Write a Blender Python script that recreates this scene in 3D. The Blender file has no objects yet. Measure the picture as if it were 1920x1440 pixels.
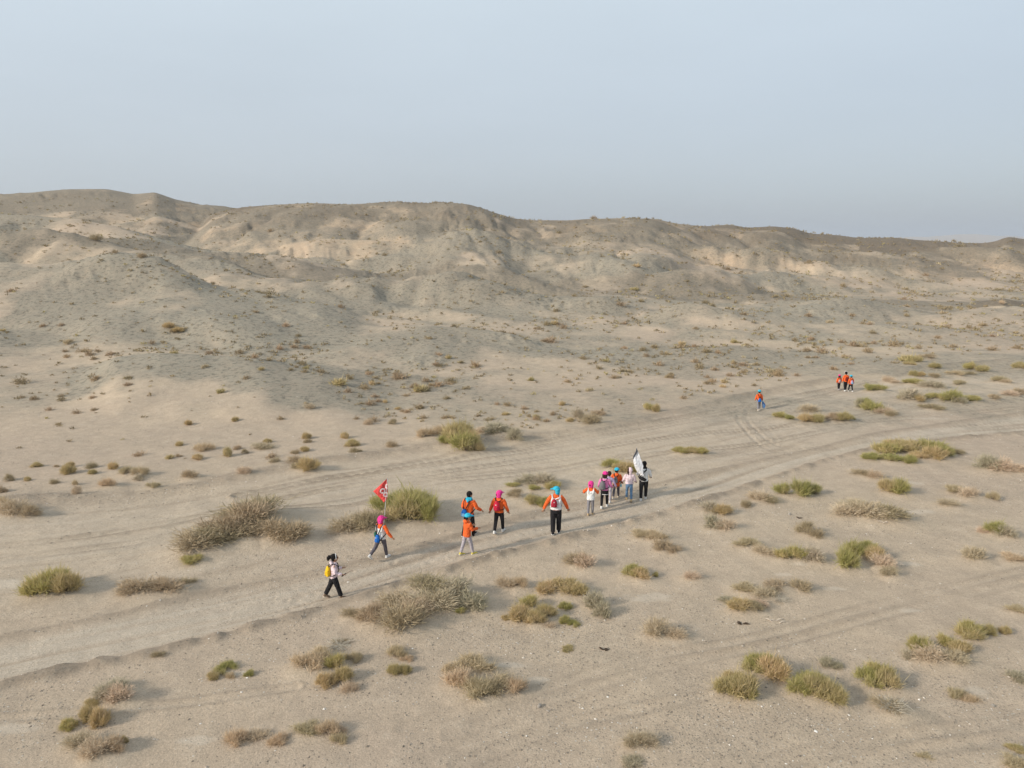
import bpy, bmesh, math, random
import numpy as np
from mathutils import Vector, Matrix

# ------------------------------------------------------------------ camera
S = bpy.context.scene
C = S.collection
CAM_H = 10.0
PITCH = math.radians(11.16)
FPX = 1333.0                       # focal length in pixels of the 1920 wide photograph
cd = bpy.data.cameras.new('camera')
cd.sensor_width = 36.0
cd.lens = 36.0 * FPX / 1920.0
cd.clip_start = 0.1
cd.clip_end = 40000.0
cam = bpy.data.objects.new('camera', cd)
C.objects.link(cam)
cam.location = (0, 0, CAM_H)
cam.rotation_euler = (math.radians(90) - PITCH, 0, 0)
S.camera = cam

# ------------------------------------------------------------------ sky and sun
SUN_EL = math.radians(25.0)
SUN_AZ = math.radians(-117.0)      # compass bearing of the sun seen from the camera (0 = straight ahead, negative = left)
W = bpy.data.worlds.new('World')
S.world = W
W.use_nodes = True
wn = W.node_tree.nodes
wl = W.node_tree.links
wn.clear()
wo = wn.new('ShaderNodeOutputWorld')
bg = wn.new('ShaderNodeBackground')
sky = wn.new('ShaderNodeTexSky')
sky.sky_type = 'NISHITA'
sky.sun_disc = False
sky.sun_elevation = SUN_EL
sky.sun_rotation = SUN_AZ
sky.air_density = 1.0
sky.dust_density = 4.0
sky.ozone_density = 1.5
sky.altitude = 900
# a veil of desert dust over the clear sky: one grey-blue that pales a little with height
tc = wn.new('ShaderNodeTexCoord')
sep = wn.new('ShaderNodeSeparateXYZ')
ramp = wn.new('ShaderNodeValToRGB')
ramp.color_ramp.elements[0].position = 0.0
ramp.color_ramp.elements[0].color = (0.23, 0.248, 0.278, 1)
ramp.color_ramp.elements[1].position = 0.33
ramp.color_ramp.elements[1].color = (0.415, 0.465, 0.492, 1)
e_ = ramp.color_ramp.elements.new(0.10); e_.color = (0.32, 0.343, 0.365, 1)
mulv = wn.new('ShaderNodeVectorMath'); mulv.operation = 'SCALE'
# dust lit from the left, where the sun stands
sd_ = wn.new('ShaderNodeMath'); sd_.operation = 'MULTIPLY_ADD'; sd_.inputs[1].default_value = -0.75; sd_.inputs[2].default_value = 10.0
wl.new(sep.outputs['X'], sd_.inputs[0]); wl.new(sd_.outputs[0], mulv.inputs['Scale'])
mix = wn.new('ShaderNodeMix'); mix.data_type = 'RGBA'
mix.inputs['Factor'].default_value = 0.80
wl.new(tc.outputs['Generated'], sep.inputs[0])
wl.new(sep.outputs['Z'], ramp.inputs[0])
wl.new(ramp.outputs[0], mulv.inputs[0])
wl.new(sky.outputs[0], mix.inputs['A'])
# the veil is a little uneven
ns = wn.new('ShaderNodeTexNoise'); ns.inputs['Scale'].default_value = 2.2; ns.inputs['Detail'].default_value = 4
mp = wn.new('ShaderNodeMapping'); mp.inputs['Scale'].default_value = (1, 1, 4)
wl.new(tc.outputs['Generated'], mp.inputs[0]); wl.new(mp.outputs[0], ns.inputs['Vector'])
mr = wn.new('ShaderNodeMapRange'); mr.inputs[1].default_value = .3; mr.inputs[2].default_value = .7; mr.inputs[3].default_value = .965; mr.inputs[4].default_value = 1.035
wl.new(ns.outputs[0], mr.inputs[0])
mu2 = wn.new('ShaderNodeVectorMath'); mu2.operation = 'SCALE'
wl.new(mulv.outputs[0], mu2.inputs[0]); wl.new(mr.outputs[0], mu2.inputs['Scale'])
wl.new(mu2.outputs[0], mix.inputs['B'])
wl.new(mix.outputs['Result'], bg.inputs['Color'])
bg.inputs['Strength'].default_value = 0.1
wl.new(bg.outputs[0], wo.inputs[0])

sd = bpy.data.lights.new('sun', 'SUN')
sd.energy = 2.35
sd.angle = math.radians(4.0)
sd.color = (1.0, 0.91, 0.78)
sun = bpy.data.objects.new('sun', sd)
C.objects.link(sun)
sdir = Vector((math.sin(SUN_AZ) * math.cos(SUN_EL), math.cos(SUN_AZ) * math.cos(SUN_EL), math.sin(SUN_EL)))
sun.rotation_euler = (-sdir).to_track_quat('-Z', 'Y').to_euler()
sun.location = sdir * 60

S.view_settings.view_transform = 'Standard'
S.view_settings.look = 'None'
S.view_settings.exposure = 0.84
S.view_settings.gamma = 1.0
S.view_settings.use_curve_mapping = False
S.cycles.use_denoising = True
S.cycles.max_bounces = 6
S.cycles.volume_bounces = 1

# ------------------------------------------------------------------ helpers
CP, SP = math.cos(PITCH), math.sin(PITCH)


def ray(px, py):
    a = (px - 960.0) / FPX
    b = (720.0 - py) / FPX
    return np.array([a, CP + b * SP, -SP + b * CP])


def at(px, py, z=0.0):
    """point of the flat plain seen at a place of the photograph"""
    d = ray(px, py)
    t = (z - CAM_H) / d[2]
    return d[0] * t, d[1] * t


def depth(x, y, z):
    return y * CP + (CAM_H - z) * SP


def tag(o, label=None, cat=None, group=None, kind=None):
    if label: o['label'] = label
    if cat: o['category'] = cat
    if group: o['group'] = group
    if kind: o['kind'] = kind
    return o


def link(name, me, parent=None, mats=None):
    o = bpy.data.objects.new(name, me)
    C.objects.link(o)
    if parent is not None:
        o.parent = parent
    for m in (mats or []):
        me.materials.append(m)
    return o


def mesh_np(name, verts, faces, smooth=True):
    """faces: (n,3) or (n,4) int array"""
    me = bpy.data.meshes.new(name)
    verts = np.asarray(verts, np.float32)
    faces = np.asarray(faces, np.int32)
    k = faces.shape[1]
    me.vertices.add(len(verts))
    me.vertices.foreach_set('co', verts.ravel())
    me.loops.add(faces.size)
    me.loops.foreach_set('vertex_index', faces.ravel())
    me.polygons.add(len(faces))
    me.polygons.foreach_set('loop_start', np.arange(len(faces), dtype=np.int32) * k)
    me.polygons.foreach_set('loop_total', np.full(len(faces), k, np.int32))
    me.polygons.foreach_set('use_smooth', np.full(len(faces), smooth, bool))
    me.update()
    me.validate()
    return me


def fattr(me, name, vals):
    a = me.attributes.new(name, 'FLOAT', 'POINT')
    a.data.foreach_set('value', np.asarray(vals, np.float32))


# ------------------------------------------------------------------ noise (numpy gradient noise)
def pn(x, y, seed):
    x = np.asarray(x, np.float64); y = np.asarray(y, np.float64)
    xi = np.floor(x); yi = np.floor(y)
    fx = x - xi; fy = y - yi
    xi = xi.astype(np.int64); yi = yi.astype(np.int64)

    def g(ix, iy, dx, dy):
        h = (ix * 374761393 + iy * 668265263 + seed * 974634777) & 0xffffffff
        h = ((h ^ (h >> 13)) * 1274126177) & 0xffffffff
        h = (h ^ (h >> 16))
        a = h * (2 * math.pi / 4294967296.0)
        return np.cos(a) * dx + np.sin(a) * dy
    sx = fx * fx * fx * (fx * (fx * 6 - 15) + 10)
    sy = fy * fy * fy * (fy * (fy * 6 - 15) + 10)
    a = g(xi, yi, fx, fy); b = g(xi + 1, yi, fx - 1, fy)
    c = g(xi, yi + 1, fx, fy - 1); d = g(xi + 1, yi + 1, fx - 1, fy - 1)
    return ((a + (b - a) * sx) * (1 - sy) + (c + (d - c) * sx) * sy) * 1.5


def fbm(x, y, seed, n=3, gain=0.5):
    s = 0; a = 1.0; t = 0
    for i in range(n):
        s = s + a * pn(x, y, seed + i * 17)
        t += a; a *= gain
        x = x * 2.03 + 7.1; y = y * 2.03 - 3.7
    return s / t


def sstep(a, b, x):
    t = np.clip((x - a) / (b - a), 0, 1)
    return t * t * (3 - 2 * t)
# ------------------------------------------------------------------ the lie of the land
# crest lines of the hills: (picture x, picture y, metres ahead of the camera) -> real crest points
RIDGES = [
    # name, points, front width, back width, dark gravel, ochre soil
    ('far_left', [(-500, 372, 420), (-200, 366, 420), (0, 365, 420), (60, 362, 420), (130, 355, 425), (200, 355, 430), (250, 364, 430), (290, 360, 425), (330, 374, 425), (370, 383, 425), (420, 387, 425), (470, 395, 430), (560, 420, 440), (640, 470, 450)], 125, 120, .4, .9),
    ('skyline', [(330, 460, 370), (400, 400, 365), (450, 389, 360), (500, 385, 350), (580, 381, 340), (650, 383, 335), (690, 381, 335), (740, 377, 340), (790, 381, 335), (840, 380, 325), (880, 384, 320), (920, 397, 320), (960, 409, 325), (1000, 413, 330), (1060, 414, 330), (1100, 411, 325), (1170, 409, 315), (1230, 411, 310), (1270, 420, 310), (1320, 424, 320), (1370, 421, 320), (1400, 427, 310), (1450, 424, 300), (1490, 428, 300), (1520, 438, 300), (1570, 441, 295), (1610, 446, 290), (1680, 445, 285), (1720, 450, 285), (1800, 455, 280), (1860, 456, 275), (1890, 448, 270), (1925, 459, 270), (1980, 450, 270), (2100, 440, 280), (2400, 440, 300)], 120, 90, .95, .6),
    ('tan_shoulder', [(560, 470, 300), (640, 440, 290), (720, 412, 285), (780, 408, 280), (860, 425, 275), (940, 450, 270), (1000, 480, 270)], 62, 40, .3, .9),
    ('cliff', [(420, 520, 250), (480, 476, 245), (540, 455, 240), (620, 449, 235), (700, 450, 232), (760, 456, 232), (820, 470, 235), (880, 500, 240)], 26, 60, .55, .8),
    ('dark_left', [(-500, 400, 215), (-200, 398, 215), (0, 402, 215), (60, 404, 212), (100, 408, 210), (150, 410, 207), (200, 421, 203), (280, 444, 198), (360, 464, 192), (450, 484, 186), (520, 495, 182), (600, 509, 178), (700, 522, 176), (800, 545, 175)], 48, 60, .85, .15),
    ('brown_left', [(-500, 452, 160), (-200, 455, 160), (0, 459, 158), (100, 456, 156), (200, 460, 154), (300, 474, 152), (400, 489, 150), (480, 512, 150)], 26, 40, .55, .35),
    ('mid_left', [(-500, 500, 112), (-200, 508, 112), (0, 506, 112), (100, 511, 112), (200, 500, 112), (300, 504, 110), (370, 529, 107), (430, 544, 105), (500, 559, 103), (560, 574, 100), (640, 589, 98), (720, 604, 96), (800, 630, 96)], 40, 40, .75, .1),
    ('low_left', [(-500, 600, 66), (-150, 612, 66), (0, 621, 65), (60, 630, 64), (130, 640, 63), (220, 652, 62), (300, 672, 62)], 16, 15, .6, .0),
    ('near_mound', [(60, 742, 49), (140, 705, 50), (220, 678, 51), (300, 667, 52), (400, 674, 52), (480, 679, 51.5), (540, 689, 51), (600, 698, 50), (700, 716, 49), (760, 733, 48), (840, 757, 47), (920, 775, 46)], 15, 13, .72, .0),
    ('centre_mound', [(440, 690, 72), (500, 655, 74), (560, 640, 75), (640, 628, 75), (720, 618, 75), (800, 615, 74), (880, 622, 73), (960, 632, 71), (1040, 645, 69), (1100, 655, 67), (1200, 679, 64), (1300, 699, 61), (1380, 718, 59)], 15, 18, .72, .0),
    ('cone_centre', [(740, 520, 200), (780, 496, 198), (830, 489, 196), (880, 499, 196), (930, 520, 196)], 22, 30, .6, .2),
    ('dark_centre', [(880, 510, 230), (920, 492, 228), (960, 480, 226), (1020, 478, 222), (1100, 488, 216), (1180, 500, 210), (1240, 512, 205), (1310, 524, 200)], 36, 50, .9, .1),
    ('pale_mound', [(1190, 548, 165), (1230, 530, 165), (1280, 520, 165), (1320, 517, 165), (1380, 525, 167), (1440, 540, 170)], 24, 30, .0, .35),
    ('pale_mound_right', [(1460, 545, 180), (1500, 532, 180), (1560, 528, 180), (1640, 527, 180), (1700, 534, 182), (1760, 548, 185)], 22, 30, .15, .2),
    ('foot_right', [(1600, 520, 235), (1660, 488, 235), (1720, 478, 232), (1790, 496, 228), (1850, 500, 225), (1920, 520, 225), (1990, 500, 225), (2100, 480, 230), (2400, 480, 240)], 56, 40, .5, .8),
    ('foot_mid_right', [(1120, 500, 260), (1200, 470, 258), (1290, 462, 255), (1380, 470, 250), (1460, 480, 245), (1540, 482, 240), (1620, 500, 238)], 56, 34, .5, .75),
    ('swell_right', [(1020, 640, 100), (1120, 606, 100), (1260, 590, 102), (1380, 585, 104), (1500, 584, 106), (1620, 588, 108), (1720, 595, 108), (1820, 606, 108), (1920, 616, 108), (2100, 620, 108)], 22, 30, .35, .0),
    ('swell_right_far', [(900, 575, 140), (1010, 560, 140), (1130, 552, 140), (1260, 556, 140), (1400, 560, 140), (1560, 556, 142), (1700, 560, 142), (1850, 575, 140), (2050, 575, 140)], 30, 30, .45, .0),
    ('dark_knoll', [(1780, 592, 128), (1830, 568, 128), (1880, 560, 128), (1940, 570, 128), (2010, 560, 130), (2200, 560, 130)], 14, 22, .9, .0),
]


def nearer(D, u):
    k = np.interp(u, [.1, .6], [.45, .68])
    return D if D <= 65 else 65 + (D - 65) * k


def prep(pts):
    P = []
    for px, py, D in pts:
        d = ray(px, py)
        D = nearer(D, d[0] / d[1])
        if D < 80: d = ray(px, py - 5)
        P.append((d[0] / d[1], D, CAM_H + D * d[2] / d[1]))
    P = np.array(P)
    # gentle resampling so that crests have no corners
    u = np.linspace(P[0, 0], P[-1, 0], 480)
    D = np.interp(u, P[:, 0], P[:, 1]); Z = np.interp(u, P[:, 0], P[:, 2])
    k = np.hanning(9); k /= k.sum()
    D = np.convolve(np.pad(D, 4, 'edge'), k, 'valid'); Z = np.convolve(np.pad(Z, 4, 'edge'), k, 'valid')
    return u, D, Z


RP = [(n, prep(p), wf * (.62 if p[0][2] > 90 else .9), wb * (.62 if p[0][2] > 90 else .9), dk, oc) for n, p, wf, wb, dk, oc in RIDGES]

# foot of the hills = far edge of the wide track
FOOT = [at(*p) for p in [(-400, 960), (-150, 950), (0, 940), (190, 927), (400, 900), (600, 868), (700, 850), (1000, 815), (1200, 775), (1400, 735), (1560, 708), (1700, 690), (1920, 664), (2200, 640)]]
FU = np.array([x / y for x, y in FOOT]); FY = np.array([y for x, y in FOOT])

# picture polylines of the dirt road and the tracks, turned into ground lines
ROAD_UP = [(-300, 1258), (0, 1197), (220, 1156), (394, 1110), (640, 1064), (872, 1002), (1000, 962), (1150, 925), (1300, 893), (1500, 848), (1650, 812), (1800, 790), (1920, 775), (2200, 745)]
ROAD_LO = [(-300, 1350), (0, 1289), (150, 1250), (300, 1222), (400, 1195), (500, 1170), (640, 1130), (750, 1095), (830, 1070), (960, 1035), (1080, 1005), (1240, 965), (1350, 930), (1450, 895), (1560, 860), (1650, 838), (1800, 820), (1920, 811), (2200, 790)]
EDGE_FAR = [(-300, 965), (0, 945), (190, 934), (300, 920), (400, 905), (480, 889), (560, 868), (620, 862), (740, 850), (800, 838), (1000, 822), (1100, 806), (1200, 788), (1300, 766), (1400, 742), (1500, 722), (1600, 706), (1700, 694), (1800, 684), (1920, 672), (2200, 655)]
RUTS = [  # points, depth, width
    ([(-100, 1060), (0, 1050), (183, 1027), (330, 1005), (458, 963), (560, 956), (654, 943), (785, 907), (935, 894), (1080, 872), (1250, 850), (1400, 835), (1600, 800)], .05, .28),
    ([(-100, 1035), (0, 1026), (160, 1008), (330, 975), (560, 930), (700, 905), (838, 886), (996, 862), (1125, 838), (1300, 815), (1500, 795), (1700, 770), (1920, 750)], .05, .25),
    ([(420, 935), (560, 908), (700, 884), (782, 870), (996, 836), (1125, 809), (1208, 797), (1292, 780), (1400, 762), (1500, 740), (1600, 722), (1660, 708), (1730, 696), (1800, 690), (1920, 680)], .07, .30),
    ([(500, 928), (700, 890), (838, 870), (996, 845), (1125, 820), (1250, 798), (1380, 775), (1480, 755), (1560, 738), (1640, 716)], .05, .28),
    ([(1440, 744), (1405, 754), (1385, 768), (1383, 785), (1395, 803), (1418, 827), (1440, 843), (1500, 852), (1580, 850)], .05, .22),
    ([(1450, 746), (1415, 755), (1400, 768), (1400, 782), (1412, 800), (1436, 822), (1460, 836), (1520, 843), (1600, 840)], .05, .22),
    ([(1455, 835), (1458, 825), (1445, 808), (1430, 798)], .04, .22),
    ([(1340, 815), (1500, 800), (1650, 790), (1800, 775), (1920, 765)], .05, .3),
    ([(742, 1372), (850, 1340), (954, 1315), (1007, 1301), (1131, 1255), (1200, 1236), (1273, 1226), (1400, 1200), (1502, 1174), (1700, 1122), (1868, 1082), (1990, 1060)], .045, .22),
    ([(830, 1385), (1000, 1330), (1113, 1290), (1280, 1244), (1420, 1215), (1560, 1180), (1750, 1132), (1920, 1090)], .045, .22),
    ([(850, 1440), (1060, 1358), (1250, 1320), (1420, 1290)], .04, .22),
    ([(1420, 1440), (1600, 1398), (1750, 1370), (1920, 1350)], .05, .25),
    ([(1500, 1460), (1700, 1410), (1920, 1380)], .05, .25),
    ([(-50, 1352), (150, 1335), (350, 1318), (560, 1290)], .03, .2),
    ([(1120, 870), (1250, 862), (1400, 850), (1560, 838)], .04, .25),
]


def gline(pts, n=60):
    P = np.array([at(*p) for p in pts])
    s = np.concatenate([[0], np.cumsum(np.hypot(*np.diff(P, axis=0).T))])
    t = np.linspace(0, s[-1], n)
    x = np.interp(t, s, P[:, 0]); y = np.interp(t, s, P[:, 1])
    k = np.array([1, 2, 3, 2, 1.]); k /= k.sum()
    x = np.convolve(np.pad(x, 2, 'edge'), k, 'valid'); y = np.convolve(np.pad(y, 2, 'edge'), k, 'valid')
    return np.stack([x, y], 1)


def line_dist(X, Y, L, reach):
    """signed distance to a polyline and distance run along it (big numbers beyond reach)"""
    best = np.full(X.shape, 1e9); sg = np.zeros(X.shape); run = np.zeros(X.shape)
    s0 = 0
    for (x0, y0), (x1, y1) in zip(L[:-1], L[1:]):
        dx, dy = x1 - x0, y1 - y0
        l2 = dx * dx + dy * dy; l = math.sqrt(l2)
        m = np.nonzero((X > min(x0, x1) - reach) & (X < max(x0, x1) + reach) & (Y > min(y0, y1) - reach) & (Y < max(y0, y1) + reach))[0]
        if len(m):
            ax = X[m] - x0; ay = Y[m] - y0
            t = np.clip((ax * dx + ay * dy) / l2, 0, 1)
            d = np.hypot(ax - t * dx, ay - t * dy)
            b = d < best[m]
            mi = m[b]
            best[mi] = d[b]; sg[mi] = np.sign(dx * ay[b] - dy * ax[b]); run[mi] = s0 + t[b] * l
        s0 += l
    return best, sg, run


L_UP, L_LO, L_FAR = gline(ROAD_UP, 90), gline(ROAD_LO, 90), gline(EDGE_FAR, 90)
L_RUT = [(gline(p), d, w) for p, d, w in RUTS]
PRINTS = []
_r2 = np.random.RandomState(4)
for _i in range(330):
    _t = _r2.rand()
    _p = at(520 + 720 * _t, 1140 - 215 * _t ** .9)
    _j = _r2.normal(0, .55)
    PRINTS.append((_p[0] - .5 * _j + _r2.normal(0, .3), _p[1] + _j, math.atan2(.55, .83) + _r2.normal(0, .3)))
MOUNDS = []        # x, y, radius x, radius y, height: sand gathered under the shrubs, filled in before the ground is made
GRAVEL = [         # gravelly patches of the plain (picture x, y, metres radius, strength)
    (560, 1040, 2.2, 1.0), (480, 1055, 2.0, .8), (640, 1030, 1.6, .7), (380, 1012, 1.6, .5), (40, 1105, 1.5, .6), (190, 1062, 1.2, .9),
    (920, 1190, 1.3, .9), (1000, 1200, 1.6, .9), (1110, 1190, 1.7, .9), (1400, 1345, 1.8, 1.), (1500, 1365, 1.6, .9), (1320, 1390, 1.6, .8),
    (1620, 970, 2.2, .5), (1560, 965, 1.8, .6), (700, 1250, 1.6, .5), (520, 1240, 1.5, .5), (1180, 985, 2.2, .7), (1260, 955, 2., .6),
    (1080, 930, 2.0, .7), (1060, 905, 1.8, .8), (860, 940, 1.8, .7), (960, 880, 2.0, .5), (1850, 1320, 1.6, .7), (1880, 1270, 1.5, .6),
    (1170, 1350, 1.5, .6), (1000, 1420, 1.6, .5), (500, 1190, 1.3, .5), (240, 950, 1.6, 1.), (100, 935, 1.5, .8), (330, 920, 1.6, .9),
    (1400, 1190, 1.6, .4), (1290, 1160, 1.5, .5), (1700, 760, 3.5, .6), (1250, 870, 2.4, .5), (1240, 880, 2.0, .6), (1880, 915, 2.2, .6), (120, 1340, 1.4, .4)]
SALT = [(15, 1095, .9, .45), (15, 1368, .8, .35), (370, 1387, .55, .22), (950, 1250, .9, .22), (1000, 1278, .5, .2), (440, 1262, .5, .15), (1725, 960, 1.1, .35), (1710, 905, .9, .35), (1600, 1057, .5, .2), (1705, 1056, .6, .22), (1220, 1120, 1.0, .4), (1830, 1292, .5, .2), (1500, 1060, .4, .15), (1470, 1078, .4, .15), (1740, 785, 1.8, .3), (1860, 870, .9, .3), (1700, 1145, .6, .2), (1560, 1105, .5, .2)]


def pediment(slope, b):
    b = np.maximum(b - 4, 0)
    return np.minimum(slope * b * b / (b + 25), 15)


_r = np.random.RandomState(21)
KNOLLS = []        # lesser rounded spurs between the main crests: centre, half length, half width, bearing, height, dark share
for _i in range(150):
    _u = _r.uniform(-.95, .95); _y = 46 + (88 + 75 * max(_u, 0)) * _r.rand() ** 1.15
    _f = float(np.interp(_u, FU, FY))
    if _y < _f + 16 or (_y > 105 and _u > .45 and _r.rand() < .6) or (_y < 76 and _u < .3 and _r.rand() < .8): continue
    _L = _y * _r.uniform(.07, .20)
    KNOLLS.append((_u * _y, _y, _L, _L * _r.uniform(.38, .62), _r.normal(-.25, .45), _L * _r.uniform(.08, .16) * (.95 - (.6 if _u < .25 else .38) * min(1, (_y - 46) / 90)) * (.55 + .45 * min(1, (_y - _f) / 60)), _r.uniform(.0, .62)))


def hills(X, Y):
    """height, dark-gravel share and ochre share of the open land, without tracks or mounds"""
    fwd = Y > 5
    Yp = np.where(fwd, Y, 5.0)
    u = np.where(fwd, X / Yp, np.sign(X) * 3)
    fy = np.interp(u, FU, FY)
    beyond = Yp - fy
    hm = sstep(0, 22, beyond) * (1 - .9 * sstep(280, 500, Yp)) * sstep(-2.2, -1.7, u) * (1 - sstep(1.7, 2.2, u))
    slope = np.interp(u, [-1, -.4, 0, .4, .8], [.070, .070, .058, .030, .024])
    base = pediment(slope, beyond) * hm * (1 - sstep(250, 430, Yp))
    wx = pn(X / 31., Y / 31., 3); wy = pn(X / 31., Y / 31., 4)
    far = sstep(70, 180, Yp)
    # rolling, eroded relief: larger farther back where the hills are larger
    rid = 0.5 - np.abs(pn(X / 24 + .6 * wx, Y / 28 + .5 * wy, 15)) * 1.7
    und = (1.0 * pn(X / 17 + .5 * wx, Y / 17 + .5 * wy, 11) * (1 - .4 * far) + .8 * rid * (1 - .3 * far)
           + .32 * pn(X / 7.3 + .6 * wx, Y / 7.3, 12) + .10 * pn(X / 2.9, Y / 2.9 + wx, 17) + .05 * pn(X / 1.1, Y / 1.4, 18)
           + far * (1.0 * pn(X / 42 + .4 * wy, Y / 42, 13) + 1.0 * (0.5 - np.abs(pn(X / 30 + .5 * wx, Y / 34 + .4 * wy, 14)) * 1.7)
                    + .6 * (0.5 - np.abs(pn(X / 12 + .5 * wx, Y / 15 + .4 * wy, 16)) * 1.7)))
    left = 1 - sstep(-.25, .55, u)
    und = und * (.85 + .15 * left) * (.20 + .62 * sstep(25, 120, beyond))
    z = base + und * hm * sstep(4, 40, beyond)
    dark = np.zeros_like(z); och = np.zeros_like(z); deep = np.zeros_like(z)
    dk_n = fbm(X / 26, Y / 34, 31, 4, .6); dk2 = fbm(X / 9, Y / 12, 33, 3, .6)
    # drainage: branching gullies with spurs between, stretched a little down the slope
    gx = X + 5 * wx + 2.2 * pn(X / 8, Y / 11, 23); gy = Y + 6 * wy
    gl = np.abs(pn(gx / 13, gy / 24, 21)); gl2 = np.abs(pn(gx / 5.2, gy / 12, 22)); gl3 = np.abs(pn(gx / 1.5, gy / 4, 25))
    gfade = sstep(70, 115, Yp)
    gmod = sstep(-.5, .5, fbm(X / 45, Y / 60, 24, 2)) * 1.5
    for i, (n, (ru, rD, rZ), wf, wb, dk, oc) in enumerate(RP):
        D = np.interp(u, ru, rD); Z = np.interp(u, ru, rZ)
        span = .11
        ins = sstep(ru[0] - span, ru[0] + span * .5, u) * (1 - sstep(ru[-1] - span * .5, ru[-1] + span, u))
        wob = 1 + .32 * pn(X / (wf * .9), Y / (wf * 2.) + i * 9.1, 40 + i) + .20 * pn(X / (wf * .34), Y / wf + i * 5.3, 70 + i)
        t = Yp - D
        tt = np.where(t < 0, -t / (wf * wob), t / (wb * .62 * wob))
        tt = np.minimum(tt, 1); t2 = tt * tt / (tt + .16)
        pr = np.maximum(1 - t2, 0) ** 1.45 * (1 - sstep(.75, 1, tt))
        zb = pediment(slope, D - fy)
        hgt = np.maximum(Z - zb, 0) * ins
        cut = sstep(.05, .35, tt) * (1 - sstep(.75, 1.0, tt)) * (t < 0)
        r = base * (1 - pr) + zb * pr + hgt * pr
        r = r - hgt * cut * gfade * gmod * (.115 * (.6 - 1.9 * gl) + .045 * (.6 - 1.8 * gl2) + .018 * (.6 - 1.8 * gl3)) * (.5 + .5 * oc)
        r = r + und * .75 * sstep(0, 3, hgt) * np.minimum(1, hgt / 8) * (.15 + .85 * (1 - pr))
        # smooth maximum with what is there already
        r = z + (r - z) * sstep(0, 1.2, hgt)
        k = .16 * hgt + .01
        h = np.clip(.5 + .5 * (r - z) / k, 0, 1)
        znew = z + (r - z) * h + k * h * (1 - h) * .6
        w = np.where(pr > 1e-4, h, 0)
        z = np.where(pr > 1e-4, znew, z)
        cv = pr + (.34 if rD.mean() > 80 else .14) * dk_n + .20 * dk2 + .45 * (gl - .25) + .25 * (gl2 - .25) - .22 * oc * gmod / 1.5
        crest = sstep(-.02, .24, cv) if n == 'skyline' else sstep(.10, .38, cv) if dk > .8 else sstep(.22, .62, cv)
        dark = dark * (1 - w) + w * dk * crest
        deep = deep * (1 - w) + w * (dk > .8) * (1.0 if n in ('skyline', 'dark_knoll') else .45)
        flank = sstep(.15, .5, pr) * (1 - sstep(.72, .98, pr + .25 * dk_n))
        och = och * (1 - w) + w * oc * flank * np.where(t < 0, 1, .5)
    for kx, ky, kl, kw, ka, kh, kd in KNOLLS:
        m = np.nonzero((np.abs(X - kx) < kl * 1.6) & (np.abs(Y - ky) < kl * 1.6))[0]
        if not len(m): continue
        ex = X[m] - kx + 1.2 * kw * wx[m] * .5; ey = Y[m] - ky + 1.2 * kw * wy[m] * .5
        c, s_ = math.cos(ka), math.sin(ka)
        q = np.hypot((ex * c + ey * s_) / kl, (ey * c - ex * s_) / kw)
        q = np.minimum(q * (1 + .5 * dk2[m] * .6), 1); q2 = q * q / (q + .16)
        p_ = np.maximum(1 - q2, 0) ** 1.4 * (1 - sstep(.75, 1, q))
        z[m] += kh * p_ - kh * .05 * p_ * (1 - p_) * 4 * (1 - 2.2 * gl2[m]) 
        dark[m] = np.maximum(dark[m], kd * sstep(.30, .75, p_ + .3 * dk2[m]))
    far_r = np.exp(-((Yp - 6200) / 700.) ** 2) * 82 * (0.75 + .5 * pn(X / 700., 3.3, 77) + .2 * pn(X / 240., 1.3, 78)) * sstep(.12, .42, u)
    z = z + np.maximum(far_r, 0)
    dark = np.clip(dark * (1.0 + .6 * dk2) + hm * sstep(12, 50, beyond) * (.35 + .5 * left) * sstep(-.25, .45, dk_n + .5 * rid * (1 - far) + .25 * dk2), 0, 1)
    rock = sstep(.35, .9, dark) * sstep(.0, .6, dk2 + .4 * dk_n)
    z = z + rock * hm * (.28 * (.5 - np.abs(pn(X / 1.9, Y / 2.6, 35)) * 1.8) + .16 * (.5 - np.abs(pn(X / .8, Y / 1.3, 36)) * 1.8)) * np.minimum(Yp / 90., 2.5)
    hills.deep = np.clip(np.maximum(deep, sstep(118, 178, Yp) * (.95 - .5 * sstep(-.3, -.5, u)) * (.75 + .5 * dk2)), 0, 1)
    return z, dark, och, hm


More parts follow.
